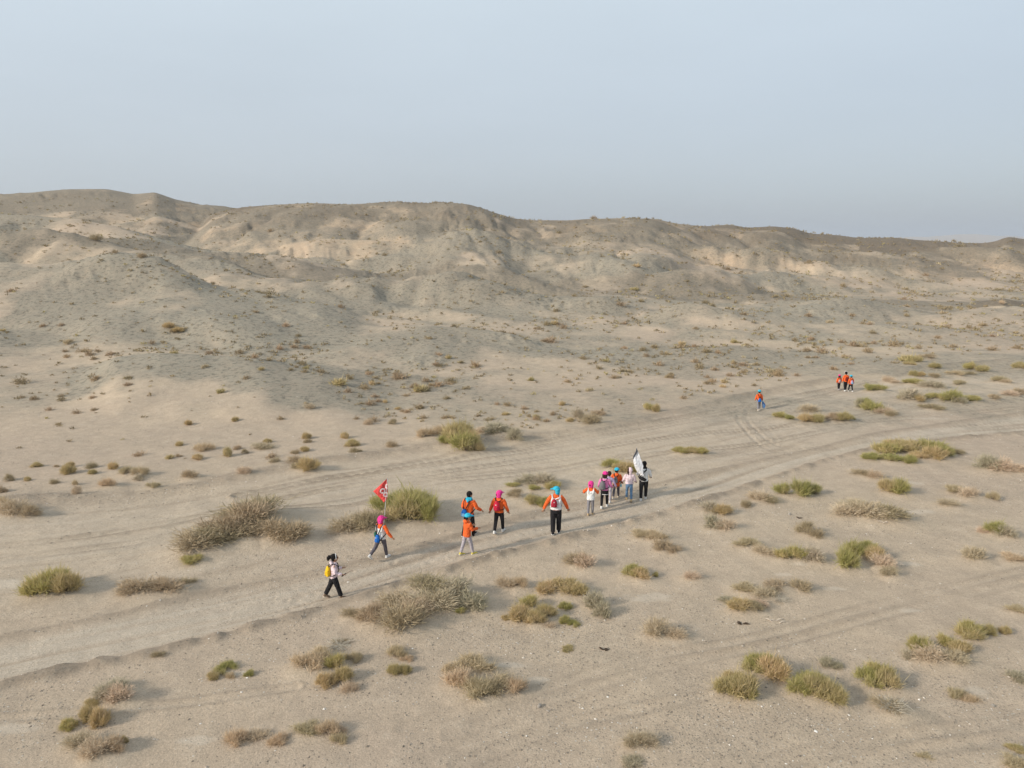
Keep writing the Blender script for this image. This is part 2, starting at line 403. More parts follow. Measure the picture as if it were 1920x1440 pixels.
def ground(X, Y, full=False):
    X = np.atleast_1d(np.asarray(X, float)).ravel(); Y = np.atleast_1d(np.asarray(Y, float)).ravel()
    z, dark, och, hm = hills(X, Y)
    near = (Y > 8) & (Y < 140) & (np.abs(X) < 140)
    i = np.nonzero(near)[0]
    x, y = X[i], Y[i]
    dz = .07 * pn(x / 5.5, y / 5.5, 51) + .022 * pn(x / 1.3, y / 1.3, 52)
    dU, sU, rU = line_dist(x, y, L_UP, 9); dL, sL, rL = line_dist(x, y, L_LO, 9); dF, sF, rF = line_dist(x, y, L_FAR, 12)
    inside = (sU < 0) & (sL > 0) & (dU < 9) & (dL < 9)
    wid = dU + dL + 1e-6
    road = np.where(inside, sstep(0, .7, dU) * sstep(0, .7, dL), 0)
    n1 = pn(rL / 2.4, dL * .5, 61); n2 = pn(x / .55, y / .55, 62); n3 = pn(rL / .5, 2.2, 63)
    streak = pn(dL / .33, rL / 9, 64) * .6 + pn(dL / .14, rL / 6, 65) * .4
    dz = dz - .06 * road + road * .034 * streak
    bl = np.exp(-((dL - .08 * n1 - .10 * n2) / (.19 + .05 * n1)) ** 2)
    dz = dz + (.12 + .03 * n1 + .055 * n2 + .05 * n3) * bl
    bu = np.exp(-((dU - .12 * pn(rU / 2.6, 5.5, 66)) / .17) ** 2)
    dz = dz + (.06 + .03 * n2) * bu
    bf = np.exp(-((dF - .3 * pn(rF / 4, 8.8, 67)) / .62) ** 2) * (.62 + .6 * pn(rF / 7, 1.1, 68))
    bf = np.maximum(bf, 0)
    dz = dz + (.26 + .08 * n2) * bf
    plain = (sF < 0) | (dF > 11)
    band = np.where((sF < 0) & (dF < 12) & (sU > 0), sstep(.2, 2, dF) * (1 - sstep(7, 12, dF)), 0)
    st2 = pn(dF / .5, rF / 10, 69) * .6 + pn(dF / .2, rF / 7, 70) * .4
    dz = dz + .030 * st2 * band
    # faint old wheel marks all over the near plain, parallel to the road
    lower = sstep(1.0, 4.0, np.where(sL < 0, dL, 0))
    dz = dz + .010 * pn((y * .87 - x * .48) / .45, (x * .87 + y * .48) / 8., 71) * np.where(y < 45, 1, 0)
    rut = np.zeros_like(x); rutedge = np.zeros_like(x)
    for ri, (L, d, w) in enumerate(L_RUT):
        amp = .55 if ri >= 8 else (.42 if 4 <= ri <= 6 else 1.0)
        dd, ss, rr = line_dist(x, y, L, 1.5)
        m = dd < 1.4
        fade = amp * np.clip(.75 + .75 * pn(rr[m] / 3.0, d * 31, 73), 0, 1)
        pr = np.exp(-(dd[m] / (w * .5)) ** 2)
        rim = np.exp(-((dd[m] - w * .85) / (w * .3)) ** 2)
        dz[m] += fade * 1.5 * (-d * pr + d * .7 * rim)
        rut[m] = np.maximum(rut[m], fade * pr); rutedge[m] = np.maximum(rutedge[m], fade * rim)
    # footprints of the walkers along the road
    for fx, fy_, fa in PRINTS:
        m = np.nonzero((np.abs(x - fx) < .35) & (np.abs(y - fy_) < .35))[0]
        if len(m):
            c, s_ = math.cos(fa), math.sin(fa)
            e1 = (x[m] - fx) * c + (y[m] - fy_) * s_; e2 = (y[m] - fy_) * c - (x[m] - fx) * s_
            q = (e1 / .13) ** 2 + (e2 / .06) ** 2
            dz[m] += -.013 * np.exp(-q) + .005 * np.exp(-(np.sqrt(q) - 1.5) ** 2 / .3)
    # sand mounds under shrubs, tailing off down-wind to the right
    sand = np.zeros_like(x); mz = np.zeros_like(x)
    for mx, my, rx, ry, mh in MOUNDS:
        m = np.nonzero((np.abs(x - mx) < rx * 3.2) & (np.abs(y - my) < ry * 3))[0]
        if not len(m): continue
        ex = (x[m] - mx) / rx; ey = (y[m] - my) / ry
        ex = np.where(ex > 0, ex * .72, ex)
        g = np.exp(-(ex * ex + ey * ey) * 1.1)
        mz[m] = np.maximum(mz[m], mh * g)
        sand[m] = np.maximum(sand[m], g)
    dz = dz * (1 - .6 * sand) + mz
    z[i] += dz
    if not full:
        return z
    n = len(X)
    A = {k: np.zeros(n) for k in ('dark', 'deep', 'ochre', 'gravel', 'track', 'berm', 'sand', 'salt')}
    A['dark'] = dark; A['deep'] = hills.deep; A['ochre'] = och
    gr = np.zeros_like(x)
    for px, py, r, s in GRAVEL:
        gx, gy = at(px, py)
        e = ((x - gx) / (r * 1.5)) ** 2 + ((y - gy) / r) ** 2
        gr = np.maximum(gr, s * np.exp(-e))
    gr = gr + .30 * sstep(.0, .5, fbm(x / 3.4, y / 3.4, 81, 3)) * (1 - road)
    gr = np.clip(gr + .7 * bf, 0, 1)
    sl = np.zeros_like(x)
    for px, py, rx, ry in SALT:
        gx, gy = at(px, py)
        q = ((x - gx) / (rx * .75)) ** 2 + ((y - gy) / (ry * .75)) ** 2 + 1.3 * fbm(x / .5, y / .3, 83, 3)
        sl = np.maximum(sl, 1 - sstep(.0, 1.3, q))
    A['gravel'][i] = np.clip(gr * (1 - .9 * sand) * (1 - .8 * band) * (1 - .6 * rut), 0, 1)
    A['track'][i] = np.clip(road * (.72 + 1.3 * streak) + .2 * rut + band * (.38 + .5 * st2), 0, 1)
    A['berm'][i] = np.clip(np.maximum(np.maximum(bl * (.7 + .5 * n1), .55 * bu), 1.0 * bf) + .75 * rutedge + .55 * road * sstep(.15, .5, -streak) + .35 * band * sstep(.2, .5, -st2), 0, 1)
    A['sand'][i] = sand
    A['salt'][i] = sl * .5
    return z, A


def hit(px, py):
    """where the view through a picture point meets the land"""
    d = ray(px, py)
    t = np.concatenate([np.arange(12, 120, .25), np.arange(120, 420, 1.0)]) / d[1]
    x = d[0] * t; y = d[1] * t; zz = CAM_H + d[2] * t
    g = hills(x, y)[0]
    below = np.nonzero(zz < g)[0]
    if not len(below): return None
    k = below[0]
    return x[k], y[k]
# ------------------------------------------------------------------ ground sheet
def build_ground():
    fine = np.radians(np.linspace(-47, 47, 800))
    co1 = np.radians(np.concatenate([np.linspace(-180, -60, 40)[:-1], np.linspace(-60, -47.3, 22)]))
    co2 = -co1[::-1]
    az = np.concatenate([co1, fine, co2[:-1]])
    r = [2.0, 5.0, 8.0, 10.0, 11.0]
    while r[-1] < 520:
        q = r[-1]
        px = 711.0 * (CAM_H / q ** 2 + .13 * sstep(28, 60, q) / q)
        r.append(q + 1.15 / px)
    while r[-1] < 30000:
        r.append(r[-1] * (1.05 if r[-1] < 5000 or r[-1] > 8000 else 1.02))
    r = np.array(r)
    A, R = np.meshgrid(az, r)
    X = (R * np.sin(A)).ravel(); Y = (R * np.cos(A)).ravel()
    z, at_ = ground(X, Y, True)
    nr, na = R.shape
    V = np.stack([X, Y, z], 1)
    V = np.vstack([V, [[0, 0, float(z[:na].mean())]]])
    i = np.arange(nr - 1)[:, None]; j = np.arange(na)[None, :]
    a = i * na + j; b = i * na + (j + 1) % na
    F = np.stack([a, b, b + na, a + na], -1).reshape(-1, 4)[:, ::-1]
    me = mesh_np('ground', V, F)
    for k, v in at_.items():
        fattr(me, k, np.append(v, 0))
    o = link('ground', me, mats=[ground_material()])
    tag(o, kind='structure')
    return o


def nt(mat):
    mat.use_nodes = True
    t = mat.node_tree
    t.nodes.clear()
    return t, t.nodes, t.links


def N(t, kind, **kw):
    n = t.nodes.new(kind)
    for k, v in kw.items():
        if k.startswith('i_'):
            key = k[2:]
            key = int(key) if key.isdigit() else key.replace('_', ' ')
            n.inputs[key].default_value = v
        else:
            setattr(n, k, v)
    return n


def mixc(t, fac, a, b, mode='MIX'):
    m = t.nodes.new('ShaderNodeMix'); m.data_type = 'RGBA'; m.blend_type = mode
    for sock, v in (('Factor', fac), ('A', a), ('B', b)):
        if isinstance(v, bpy.types.NodeSocket):
            t.links.new(v, m.inputs[sock])
        elif isinstance(v, (int, float)):
            m.inputs[sock].default_value = v
        else:
            m.inputs[sock].default_value = (*v, 1)
    return m.outputs['Result']


def math_(t, op, a, b=0.0, clamp=False):
    m = t.nodes.new('ShaderNodeMath'); m.operation = op; m.use_clamp = clamp
    for k, v in enumerate((a, b)):
        if isinstance(v, bpy.types.NodeSocket):
            t.links.new(v, m.inputs[k])
        else:
            m.inputs[k].default_value = v
    return m.outputs[0]


def rng(t, v, a, b, c=0.0, d=1.0):
    m = t.nodes.new('ShaderNodeMapRange')
    t.links.new(v, m.inputs[0])
    for k, q in enumerate((a, b, c, d)):
        m.inputs[k + 1].default_value = q
    return m.outputs[0]


def noise(t, vec, scale, detail=3.0, rough=.55):
    n = N(t, 'ShaderNodeTexNoise', i_Scale=scale, i_Detail=detail, i_Roughness=rough)
    t.links.new(vec, n.inputs['Vector'])
    return n.outputs[0]


def ground_material():
    m = bpy.data.materials.new('desert_ground')
    t, nn, ll = nt(m)
    out = nn.new('ShaderNodeOutputMaterial'); bs = nn.new('ShaderNodeBsdfPrincipled')
    bs.inputs['Roughness'].default_value = .95
    bs.inputs['Specular IOR Level'].default_value = .15
    ll.new(bs.outputs[0], out.inputs[0])
    geo = nn.new('ShaderNodeNewGeometry'); P = geo.outputs['Position']
    at_ = {}
    for k in ('dark', 'deep', 'ochre', 'gravel', 'track', 'berm', 'sand', 'salt'):
        a = nn.new('ShaderNodeAttribute'); a.attribute_name = k; at_[k] = a.outputs['Fac']
    big = noise(t, P, .045, 4, .6); frac = noise(t, P, .35, 12, .74); frb = noise(t, P, 1.6, 9, .8); mid = noise(t, P, .55, 4, .6); fine = noise(t, P, 7.0, 3, .65); grit = noise(t, P, 26.0, 2, .7)
    col = mixc(t, rng(t, big, .35, .65), (.520, .408, .312), (.595, .478, .345))
    col = mixc(t, rng(t, mid, .35, .7, 0, .5), col, (.445, .358, .276))
    # pale compacted road, loose sand, earthy banks
    col = mixc(t, math_(t, 'MULTIPLY', at_['track'], .8), col, (.585, .505, .408))
    col = mixc(t, math_(t, 'MULTIPLY', at_['sand'], .75), col, (.520, .425, .310))
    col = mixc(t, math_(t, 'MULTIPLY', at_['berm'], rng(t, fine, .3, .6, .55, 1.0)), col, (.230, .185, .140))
    col = mixc(t, math_(t, 'MULTIPLY', at_['ochre'], rng(t, mid, .25, .6, .5, 1.0)), col, (.500, .335, .205))
    # dark greenish gravel pavement on the hills
    dsum = math_(t, 'ADD', at_['dark'], math_(t, 'MULTIPLY', math_(t, 'SUBTRACT', frac, .5), 1.5))
    spk = noise(t, P, 2.6, 5, .75)
    dcov = rng(t, dsum, .12, .62)
    dfac = math_(t, 'MULTIPLY', dcov, rng(t, frb, .3, .7, .55, 1.0))
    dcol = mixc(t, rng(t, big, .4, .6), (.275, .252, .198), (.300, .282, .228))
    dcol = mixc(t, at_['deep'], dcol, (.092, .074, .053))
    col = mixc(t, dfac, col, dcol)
    rough_ = math_(t, 'ADD', math_(t, 'MULTIPLY', dcov, .75), math_(t, 'MULTIPLY', at_['ochre'], .35))
    col = mixc(t, math_(t, 'MULTIPLY', rough_, rng(t, spk, .52, .60)), col, (.115, .108, .088))
    col = mixc(t, math_(t, 'MULTIPLY', math_(t, 'MULTIPLY', rough_, math_(t, 'SUBTRACT', 1.0, at_['deep'])), rng(t, spk, .44, .36, 0, .5)), col, (.46, .40, .31))
    # small stones: dark and pale chips, dense where it is gravelly
    vor = N(t, 'ShaderNodeTexVoronoi', i_Scale=17.0); vor.feature = 'F1'
    ll.new(P, vor.inputs['Vector'])
    wn_ = N(t, 'ShaderNodeSeparateColor'); ll.new(vor.outputs['Color'], wn_.inputs[0])
    chip = rng(t, vor.outputs['Distance'], .36, .30)
    gdens = math_(t, 'ADD', math_(t, 'MULTIPLY', at_['gravel'], .75), rng(t, noise(t, P, .8, 3), .50, .78, .0, .26))
    gdens = math_(t, 'ADD', gdens, math_(t, 'MULTIPLY', at_['dark'], .15))
    gdens = math_(t, 'MULTIPLY', gdens, math_(t, 'SUBTRACT', 1.0, math_(t, 'MULTIPLY', at_['sand'], .85)))
    has = math_(t, 'MULTIPLY', math_(t, 'LESS_THAN', wn_.outputs[0], gdens), chip)
    stone = mixc(t, rng(t, wn_.outputs[1], .0, 1.0), (.20, .175, .14), (.44, .38, .31))
    stone = mixc(t, math_(t, 'MULTIPLY', dcov, .75), stone, dcol)
    white = math_(t, 'GREATER_THAN', wn_.outputs[2], .93)
    stone = mixc(t, math_(t, 'MULTIPLY', white, math_(t, 'SUBTRACT', 1.0, dcov)), stone, (.70, .67, .60))
    col = mixc(t, math_(t, 'MULTIPLY', has, .85), col, stone)
    col = mixc(t, rng(t, frb, .28, .56, .40, 0), col, (.235, .190, .145))
    col = mixc(t, math_(t, 'MULTIPLY', rng(t, frb, .54, .76, .0, .65), math_(t, 'SUBTRACT', 1.0, math_(t, 'MULTIPLY', dcov, .8))), col, (.64, .54, .42))
    col = mixc(t, rng(t, grit, .3, .75, 0.0, .55), col, (.20, .165, .125))
    col = mixc(t, math_(t, 'MULTIPLY', at_['salt'], .8), col, (.58, .51, .42))
    ll.new(col, bs.inputs['Base Color'])
    bmp = nn.new('ShaderNodeBump'); bmp.inputs['Strength'].default_value = .55; bmp.inputs['Distance'].default_value = .03
    hsum = math_(t, 'ADD', math_(t, 'MULTIPLY', fine, .6), math_(t, 'MULTIPLY', grit, .35))
    hsum = math_(t, 'ADD', hsum, math_(t, 'MULTIPLY', has, .6))
    ll.new(hsum, bmp.inputs['Height']); 
    bmp2 = nn.new('ShaderNodeBump'); bmp2.inputs['Strength'].default_value = .6; bmp2.inputs['Distance'].default_value = .12
    ll.new(frb, bmp2.inputs['Height']); ll.new(bmp2.outputs[0], bmp.inputs['Normal'])
    ll.new(bmp.outputs[0], bs.inputs['Normal'])
    return m
# ------------------------------------------------------------------ desert plants
def plant_material(name, a, b, trans=.25):
    m = bpy.data.materials.new(name)
    t, nn, ll = nt(m)
    out = nn.new('ShaderNodeOutputMaterial')
    at_ = nn.new('ShaderNodeAttribute'); at_.attribute_name = 'tint'
    oi = nn.new('ShaderNodeObjectInfo')
    col = mixc(t, at_.outputs['Fac'], a, b)
    hs = nn.new('ShaderNodeHueSaturation')
    ll.new(col, hs.inputs['Color'])
    ll.new(rng(t, oi.outputs['Random'], 0, 1, .485, .512), hs.inputs['Hue'])
    ll.new(rng(t, oi.outputs['Random'], 0, 1, 1.12, .86), hs.inputs['Value'])
    d = nn.new('ShaderNodeBsdfDiffuse'); tr = nn.new('ShaderNodeBsdfTranslucent'); mx = nn.new('ShaderNodeMixShader')
    mx.inputs[0].default_value = trans
    ll.new(hs.outputs[0], d.inputs[0]); ll.new(hs.outputs[0], tr.inputs[0])
    ll.new(d.outputs[0], mx.inputs[1]); ll.new(tr.outputs[0], mx.inputs[2]); ll.new(mx.outputs[0], out.inputs[0])
    return m


PM = {
    'green': plant_material('green_needles', (.365, .350, .115), (.610, .510, .285), .35),
    'olive': plant_material('olive_needles', (.400, .335, .150), (.640, .510, .310), .3),
    'dry': plant_material('brown_dry_twigs', (.285, .230, .145), (.520, .425, .285), .2),
    'straw': plant_material('pale_straw', (.430, .340, .205), (.640, .530, .370), .3),
    'pink': plant_material('pinkish_dry_twigs', (.430, .335, .225), (.660, .550, .405), .2),
    'grey': plant_material('grey_green_leaves', (.340, .315, .210), (.560, .480, .365), .25),
    'twig': plant_material('bleached_twigs', (.400, .340, .270), (.680, .610, .510), .05),
    'tuft': plant_material('brown_tuft_twigs', (.225, .170, .105), (.450, .355, .230), .15),
    'tan_tuft': plant_material('tan_tuft_twigs', (.270, .195, .110), (.500, .390, .250), .2),
    'stem': plant_material('woody_stems', (.200, .155, .110), (.380, .310, .230), .0),
}


def unit(v):
    return v / (np.linalg.norm(v, axis=1, keepdims=True) + 1e-9)


def blades(rs, p, d, L, w, bend, tint):
    """bent tapering blades as three triangles each"""
    n = len(p)
    d = unit(d)
    side = unit(np.cross(d, rs.normal(size=(n, 3))))
    L = np.asarray(L)[:, None]; w = np.asarray(w)[:, None]
    q = unit(np.cross(d, side))
    m = p + d * L * .55 + q * L * np.asarray(bend)[:, None] * .35
    e = p + d * L + q * L * np.asarray(bend)[:, None]
    V = np.stack([p - side * w * .5, p + side * w * .5, m - side * w * .42, m + side * w * .42, e], 1).reshape(-1, 3)
    b = np.arange(n)[:, None] * 5
    F = np.concatenate([b + [0, 1, 3], b + [0, 3, 2], b + [2, 3, 4]], 0)
    return V, F, np.repeat(tint, 5)


def sticks(rs, A, B, w):
    """three-sided tapering sticks"""
    n = len(A)
    d = unit(B - A)
    s1 = unit(np.cross(d, rs.normal(size=(n, 3)))); s2 = np.cross(d, s1)
    w = np.asarray(w)[:, None]
    V = []
    for P, k in ((A, 1.), (B, .45)):
        for j in range(3):
            a = j * 2 * math.pi / 3
            V.append(P + (s1 * math.cos(a) + s2 * math.sin(a)) * w * .5 * k)
    V = np.stack(V, 1).reshape(-1, 3)
    b = np.arange(n)[:, None] * 6
    F = np.concatenate([b + [0, 1, 4], b + [0, 4, 3], b + [1, 2, 5], b + [1, 5, 4], b + [2, 0, 3], b + [2, 3, 5]], 0)
    return V, F


def dome(rs, n, lo, hi):
    r = rs.uniform(lo ** 3, hi ** 3, n) ** (1 / 3)
    v = rs.normal(size=(n, 3)); v[:, 2] = np.abs(v[:, 2])
    return unit(v) * r[:, None]


def foliage_mesh(kind, seed, dens=1.0, fat=1.0, tight=1.0):
    rs = np.random.RandomState(seed)
    if kind in ('green', 'olive'):
        nl = rs.randint(9, 14)
        a = rs.uniform(0, 2 * math.pi, nl); r = np.sqrt(rs.uniform(0, 1, nl)) * .72
        c = np.stack([np.cos(a) * r, np.sin(a) * r, (1 - r ** 2) * rs.uniform(.15, .5, nl)], 1)
        P, Dr, T = [], [], []
        for k in range(nl):
            n = int(230 * dens)
            s = rs.normal(size=(n, 3)) * [.16, .16, .09] + c[k] * tight
            d = rs.normal(size=(n, 3)) * .55 + [c[k, 0] * .8, c[k, 1] * .8, .75]
            P.append(s); Dr.append(d)
            dry = .75 if rs.rand() < (.18 if kind == 'green' else .4) else .0
            T.append(np.clip(rs.beta(1.2, 3.0 if kind == 'green' else 1.8, n) + dry * rs.rand(n), 0, 1))
        p = np.concatenate(P); d = np.concatenate(Dr); tn = np.concatenate(T)
        p[:, 2] = np.maximum(p[:, 2], .0)
        n = len(p)
        V, F, t = blades(rs, p, d, (rs.beta(2, 3.2, n) * .6 + .14) * np.where(rs.rand(n) < .06, 1.6, 1), rs.uniform(.015, .031, n) * fat, rs.normal(0, .35, n), tn)
    elif kind in ('dry', 'grey', 'pink'):
        n = int(1500 * dens)
        nl = rs.randint(8, 13)
        c = dome(rs, nl, .3, .75) * [tight, tight, .75 * tight]
        k = rs.randint(0, nl, n)
        p = c[k] + rs.normal(size=(n, 3)) * [.22, .22, .15]
        p[:, 2] = np.abs(p[:, 2])
        d = p * [1.1, 1.1, .9] + rs.normal(size=(n, 3)) * .45 + [0, 0, .25]
        tn = np.clip(rs.beta(1.5, 1.5, n) * .8 + (rs.rand(nl) * .35)[k], 0, 1)
        V, F, t = blades(rs, p, d, rs.uniform(.12, .38, n) * np.where(rs.rand(n) < .08, 1.8, 1), rs.uniform(.014, .032, n) * fat * (1.25 if kind == 'grey' else 1), rs.normal(0, .4, n), tn)
    elif kind == 'straw':
        n = int(1300 * dens)
        nl = rs.randint(7, 12)
        a = rs.uniform(0, 2 * math.pi, nl); r = np.sqrt(rs.uniform(0, 1, nl)) * .75
        c = np.stack([np.cos(a) * r, np.sin(a) * r, .03 + .25 * (1 - r)], 1)
        k = rs.randint(0, nl, n)
        p = c[k] + rs.normal(size=(n, 3)) * [.15, .15, .06]; p[:, 2] = np.abs(p[:, 2])
        d = rs.normal(size=(n, 3)) * .7 + [.15, .05, .75]; d[:, 2] = np.abs(d[:, 2])
        tn = np.clip(rs.beta(2, 1.4, n) + (rs.rand(nl) * .4 - .2)[k], 0, 1)
        V, F, t = blades(rs, p, d, rs.uniform(.22, .6, n), rs.uniform(.014, .03, n) * fat, rs.normal(0, .5, n), tn)
    else:   # bare bleached branches
        n = 260
        a = rs.uniform(0, 2 * math.pi, n)
        A = np.stack([np.cos(a), np.sin(a), np.zeros(n)], 1) * rs.uniform(0, .65, n)[:, None]; A[:, 2] = rs.uniform(.02, .45, n)
        B = A + np.stack([np.cos(a + rs.normal(0, .7, n)), np.sin(a + rs.normal(0, .7, n)), rs.normal(.15, .45, n)], 1) * rs.uniform(.25, .55, n)[:, None]
        B[:, 2] = np.abs(B[:, 2])
        V, F = sticks(rs, A, B, rs.uniform(.016, .034, n))
        t = np.repeat(rs.rand(n), 6)
    me = mesh_np('foliage', V, F, smooth=False)
    fattr(me, 'tint', t)
    me.materials.append(PM[kind])
    return me


def stem_mesh(seed):
    rs = np.random.RandomState(seed)
    n = 34
    a = rs.uniform(0, 2 * math.pi, n); lean = rs.uniform(.3, 1.0, n)
    A = np.stack([np.cos(a) * .12, np.sin(a) * .12, np.full(n, -.06)], 1) * rs.uniform(.3, 2.5, n)[:, None] * [1, 1, .4]
    M = A + np.stack([np.cos(a) * lean, np.sin(a) * lean, rs.uniform(.4, .9, n)], 1) * .5
    B = M + np.stack([np.cos(a + rs.normal(0, .5, n)) * lean, np.sin(a + rs.normal(0, .5, n)) * lean, rs.uniform(.2, .8, n)], 1) * .45
    B2 = M + np.stack([np.cos(a + rs.normal(0, .9, n)), np.sin(a + rs.normal(0, .9, n)), rs.uniform(.1, .7, n)], 1) * .3
    w = rs.uniform(.025, .045, n)
    V, F = sticks(rs, np.concatenate([A, M, M]), np.concatenate([M, B, B2]), np.concatenate([w, w * .6, w * .45]))
    me = mesh_np('stems', V, F, smooth=False)
    fattr(me, 'tint', np.repeat(rs.rand(3 * n), 6))
    me.materials.append(PM['stem'])
    return me


FOL = {k: [foliage_mesh(k, 100 + 7 * i + 31 * j) for i in range(4)] for j, k in enumerate(('green', 'olive', 'dry', 'straw', 'pink', 'grey', 'twig'))}
STEMS = [stem_mesh(900 + i) for i in range(4)]
FOLNAME = {'green': 'foliage', 'olive': 'foliage', 'dry': 'dry_twigs', 'straw': 'dead_stalks', 'pink': 'dry_twigs', 'grey': 'grey_foliage', 'twig': 'bleached_branches'}

SHRUBS = []


def shrub(name, cat, label, clumps, group=None, mound=None):
    out = []
    mm = .16 if mound is None else mound
    for cx, yb, w, h, kind in clumps:
        dp = depth(*at(cx, yb), 0)
        rx = .5 * w * dp / FPX
        mh = 1.3 * mm * min(rx, 1.6) + .04 if (rx > .28 and mm > 0) else 0
        x, y = at(cx, yb, mh * .75)
        ry = rx * .85
        yc = y + ry * .7
        xc = x * (yc / y)
        d = ray(cx, yb - h)
        z = CAM_H + (yc + .15 * ry) * d[2] / d[1] - mh * .9
        hh = min(max(z, .42 * rx), 1.9 * rx)
        out.append([xc, yc, rx, ry, hh, kind])
        if mh > 0:
            MOUNDS.append((xc + .15 * rx, yc - .15 * ry, rx * 1.25, ry * 1.25, mh))
    SHRUBS.append((name, cat, label, group, out))


def place_shrubs():
    rnd = random.Random(5)
    allp = [(c[0], c[1]) for s in SHRUBS for c in s[4]]
    zz = ground([p[0] for p in allp], [p[1] for p in allp])
    i = 0
    for name, cat, label, group, cl in SHRUBS:
        bx = sum(c[0] for c in cl) / len(cl); by = sum(c[1] for c in cl) / len(cl)
        zs = zz[i:i + len(cl)]; i += len(cl)
        bz = float(zs.mean())
        root = bpy.data.objects.new(name, None); C.objects.link(root)
        root.empty_display_size = .2
        root.location = (bx, by, bz)
        tag(root, label, cat, group)
        for c, z in zip(cl, zs):
            xc, yc, rx, ry, hh, kind = c
            o = link(FOLNAME[kind], rnd.choice(FOL[kind]), root)
            o.location = (xc - bx, yc - by, float(z) - bz - .015)
            # blades reach past the unit dome, so the clump is drawn in a little
            flip = rnd.choice((-1, 1))
            o.scale = (rx * 1.04 * flip, ry * 1.04, hh * (1.1 if kind != 'straw' else 1.45))
            o.rotation_euler = (0, 0, rnd.uniform(-.5, .5))
            if kind != 'twig' and rx > .22:
                s = link('stems', rnd.choice(STEMS), root)
                s.location = o.location; s.scale = (rx * .7, ry * .7, hh * .75)
                s.rotation_euler = (0, 0, rnd.uniform(0, 6))
# ------------------------------------------------------------------ the shrubs one can tell apart: picture centre x, lowest y, width, height, look
G, O, D_, ST, PK, GY, TW = 'green', 'olive', 'dry', 'straw', 'pink', 'grey', 'twig'
gs, ds, st = 'green_shrub', 'dry_shrub', 'straw_tuft'
# around the road, left half
shrub(gs, 'shrub', 'round yellow-green shrub at the left edge, above the road', [(85, 1118, 74, 50, G), (128, 1117, 58, 46, O), (60, 1122, 34, 30, G), (100, 1108, 70, 44, G)])
shrub(ds, 'shrub', 'brown dry dome shrub between the round yellow-green shrub and the road', [(270, 1115, 80, 38, D_), (318, 1112, 64, 34, D_), (352, 1100, 34, 16, D_), (244, 1118, 40, 24, PK)])
shrub(gs, 'shrub', 'small flat green shrub just below the big brown thicket', [(365, 1058, 48, 19, G)])
shrub(ds, 'shrub', 'largest brown dry thicket, a long mound left of the red flag', [(366, 1034, 92, 42, D_), (400, 1022, 84, 44, D_), (440, 1018, 90, 46, D_), (420, 1005, 90, 50, D_), (470, 1000, 100, 56, D_), (520, 1012, 92, 50, D_), (550, 1018, 66, 44, D_), (485, 985, 130, 40, D_)], mound=.22)
shrub(ds, 'shrub', 'dry tan shrub cut by the left edge of the view, below the hill foot', [(28, 968, 60, 34, PK), (55, 972, 40, 24, D_), (8, 962, 40, 30, ST)])
shrub(gs, 'shrub', 'tall bushy green shrub behind the red flag', [(735, 962, 74, 44, G), (775, 970, 88, 56, G), (806, 980, 50, 50, G), (755, 982, 70, 50, O), (790, 955, 70, 38, G), (718, 950, 44, 26, G)], mound=.2)
shrub(ds, 'shrub', 'dry grey-brown shrub touching the left side of the tall green bush behind the flag', [(650, 998, 66, 36, PK), (688, 1001, 64, 40, D_), (700, 985, 60, 34, D_)])
shrub(gs, 'shrub', 'round orange-tinged green bush at the hill foot above the broad track', [(850, 836, 54, 40, O), (872, 851, 58, 42, G), (892, 850, 34, 26, O), (838, 838, 32, 22, G), (862, 826, 56, 34, O), (880, 838, 44, 30, O)], mound=.2)
shrub(st, 'tuft', 'pale straw tuft joined to the left of the round bush at the hill foot', [(800, 822, 38, 20, ST), (825, 815, 34, 18, ST)])
shrub('grey_shrub', 'shrub', 'grey-green shrub in two heads right of the round bush at the hill foot', [(930, 814, 60, 22, GY), (966, 829, 34, 26, GY), (905, 812, 30, 12, PK)])
shrub(ds, 'shrub', 'two-headed brown shrub at the far edge of the track, left of the lone walker', [(1083, 785, 34, 20, GY), (1108, 796, 38, 24, D_), (1120, 779, 26, 14, D_)])
shrub(gs, 'shrub', 'small round green shrub on the hill foot, nearest the lone walker', [(1214, 770, 22, 16, G), (1230, 773, 18, 16, O)])
shrub(gs, 'shrub', 'low long green shrub alone in the middle of the broad track', [(1278, 851, 34, 14, G), (1296, 852, 36, 14, O), (1312, 852, 28, 15, G)])
shrub(gs, 'shrub', 'green and grey shrub behind the walkers, partly hidden by the white flag', [(1150, 880, 44, 22, G), (1172, 886, 40, 22, O), (1192, 886, 26, 18, G)])
shrub(gs, 'shrub', 'grey-topped green shrub above the blue-capped adult, left', [(985, 907, 46, 18, GY), (1018, 910, 56, 24, GY), (1036, 917, 34, 16, G), (962, 915, 30, 10, G), (1000, 918, 26, 10, G)])
shrub(gs, 'shrub', 'yellow-green tuft close to the left hand of the blue-capped adult', [(1000, 945, 36, 18, O), (1020, 948, 32, 18, G), (1016, 955, 14, 10, G)])
shrub(ds, 'shrub', 'low greyish dry tuft beside the yellow-green tuft, left of the blue-capped adult', [(968, 934, 34, 18, D_)])
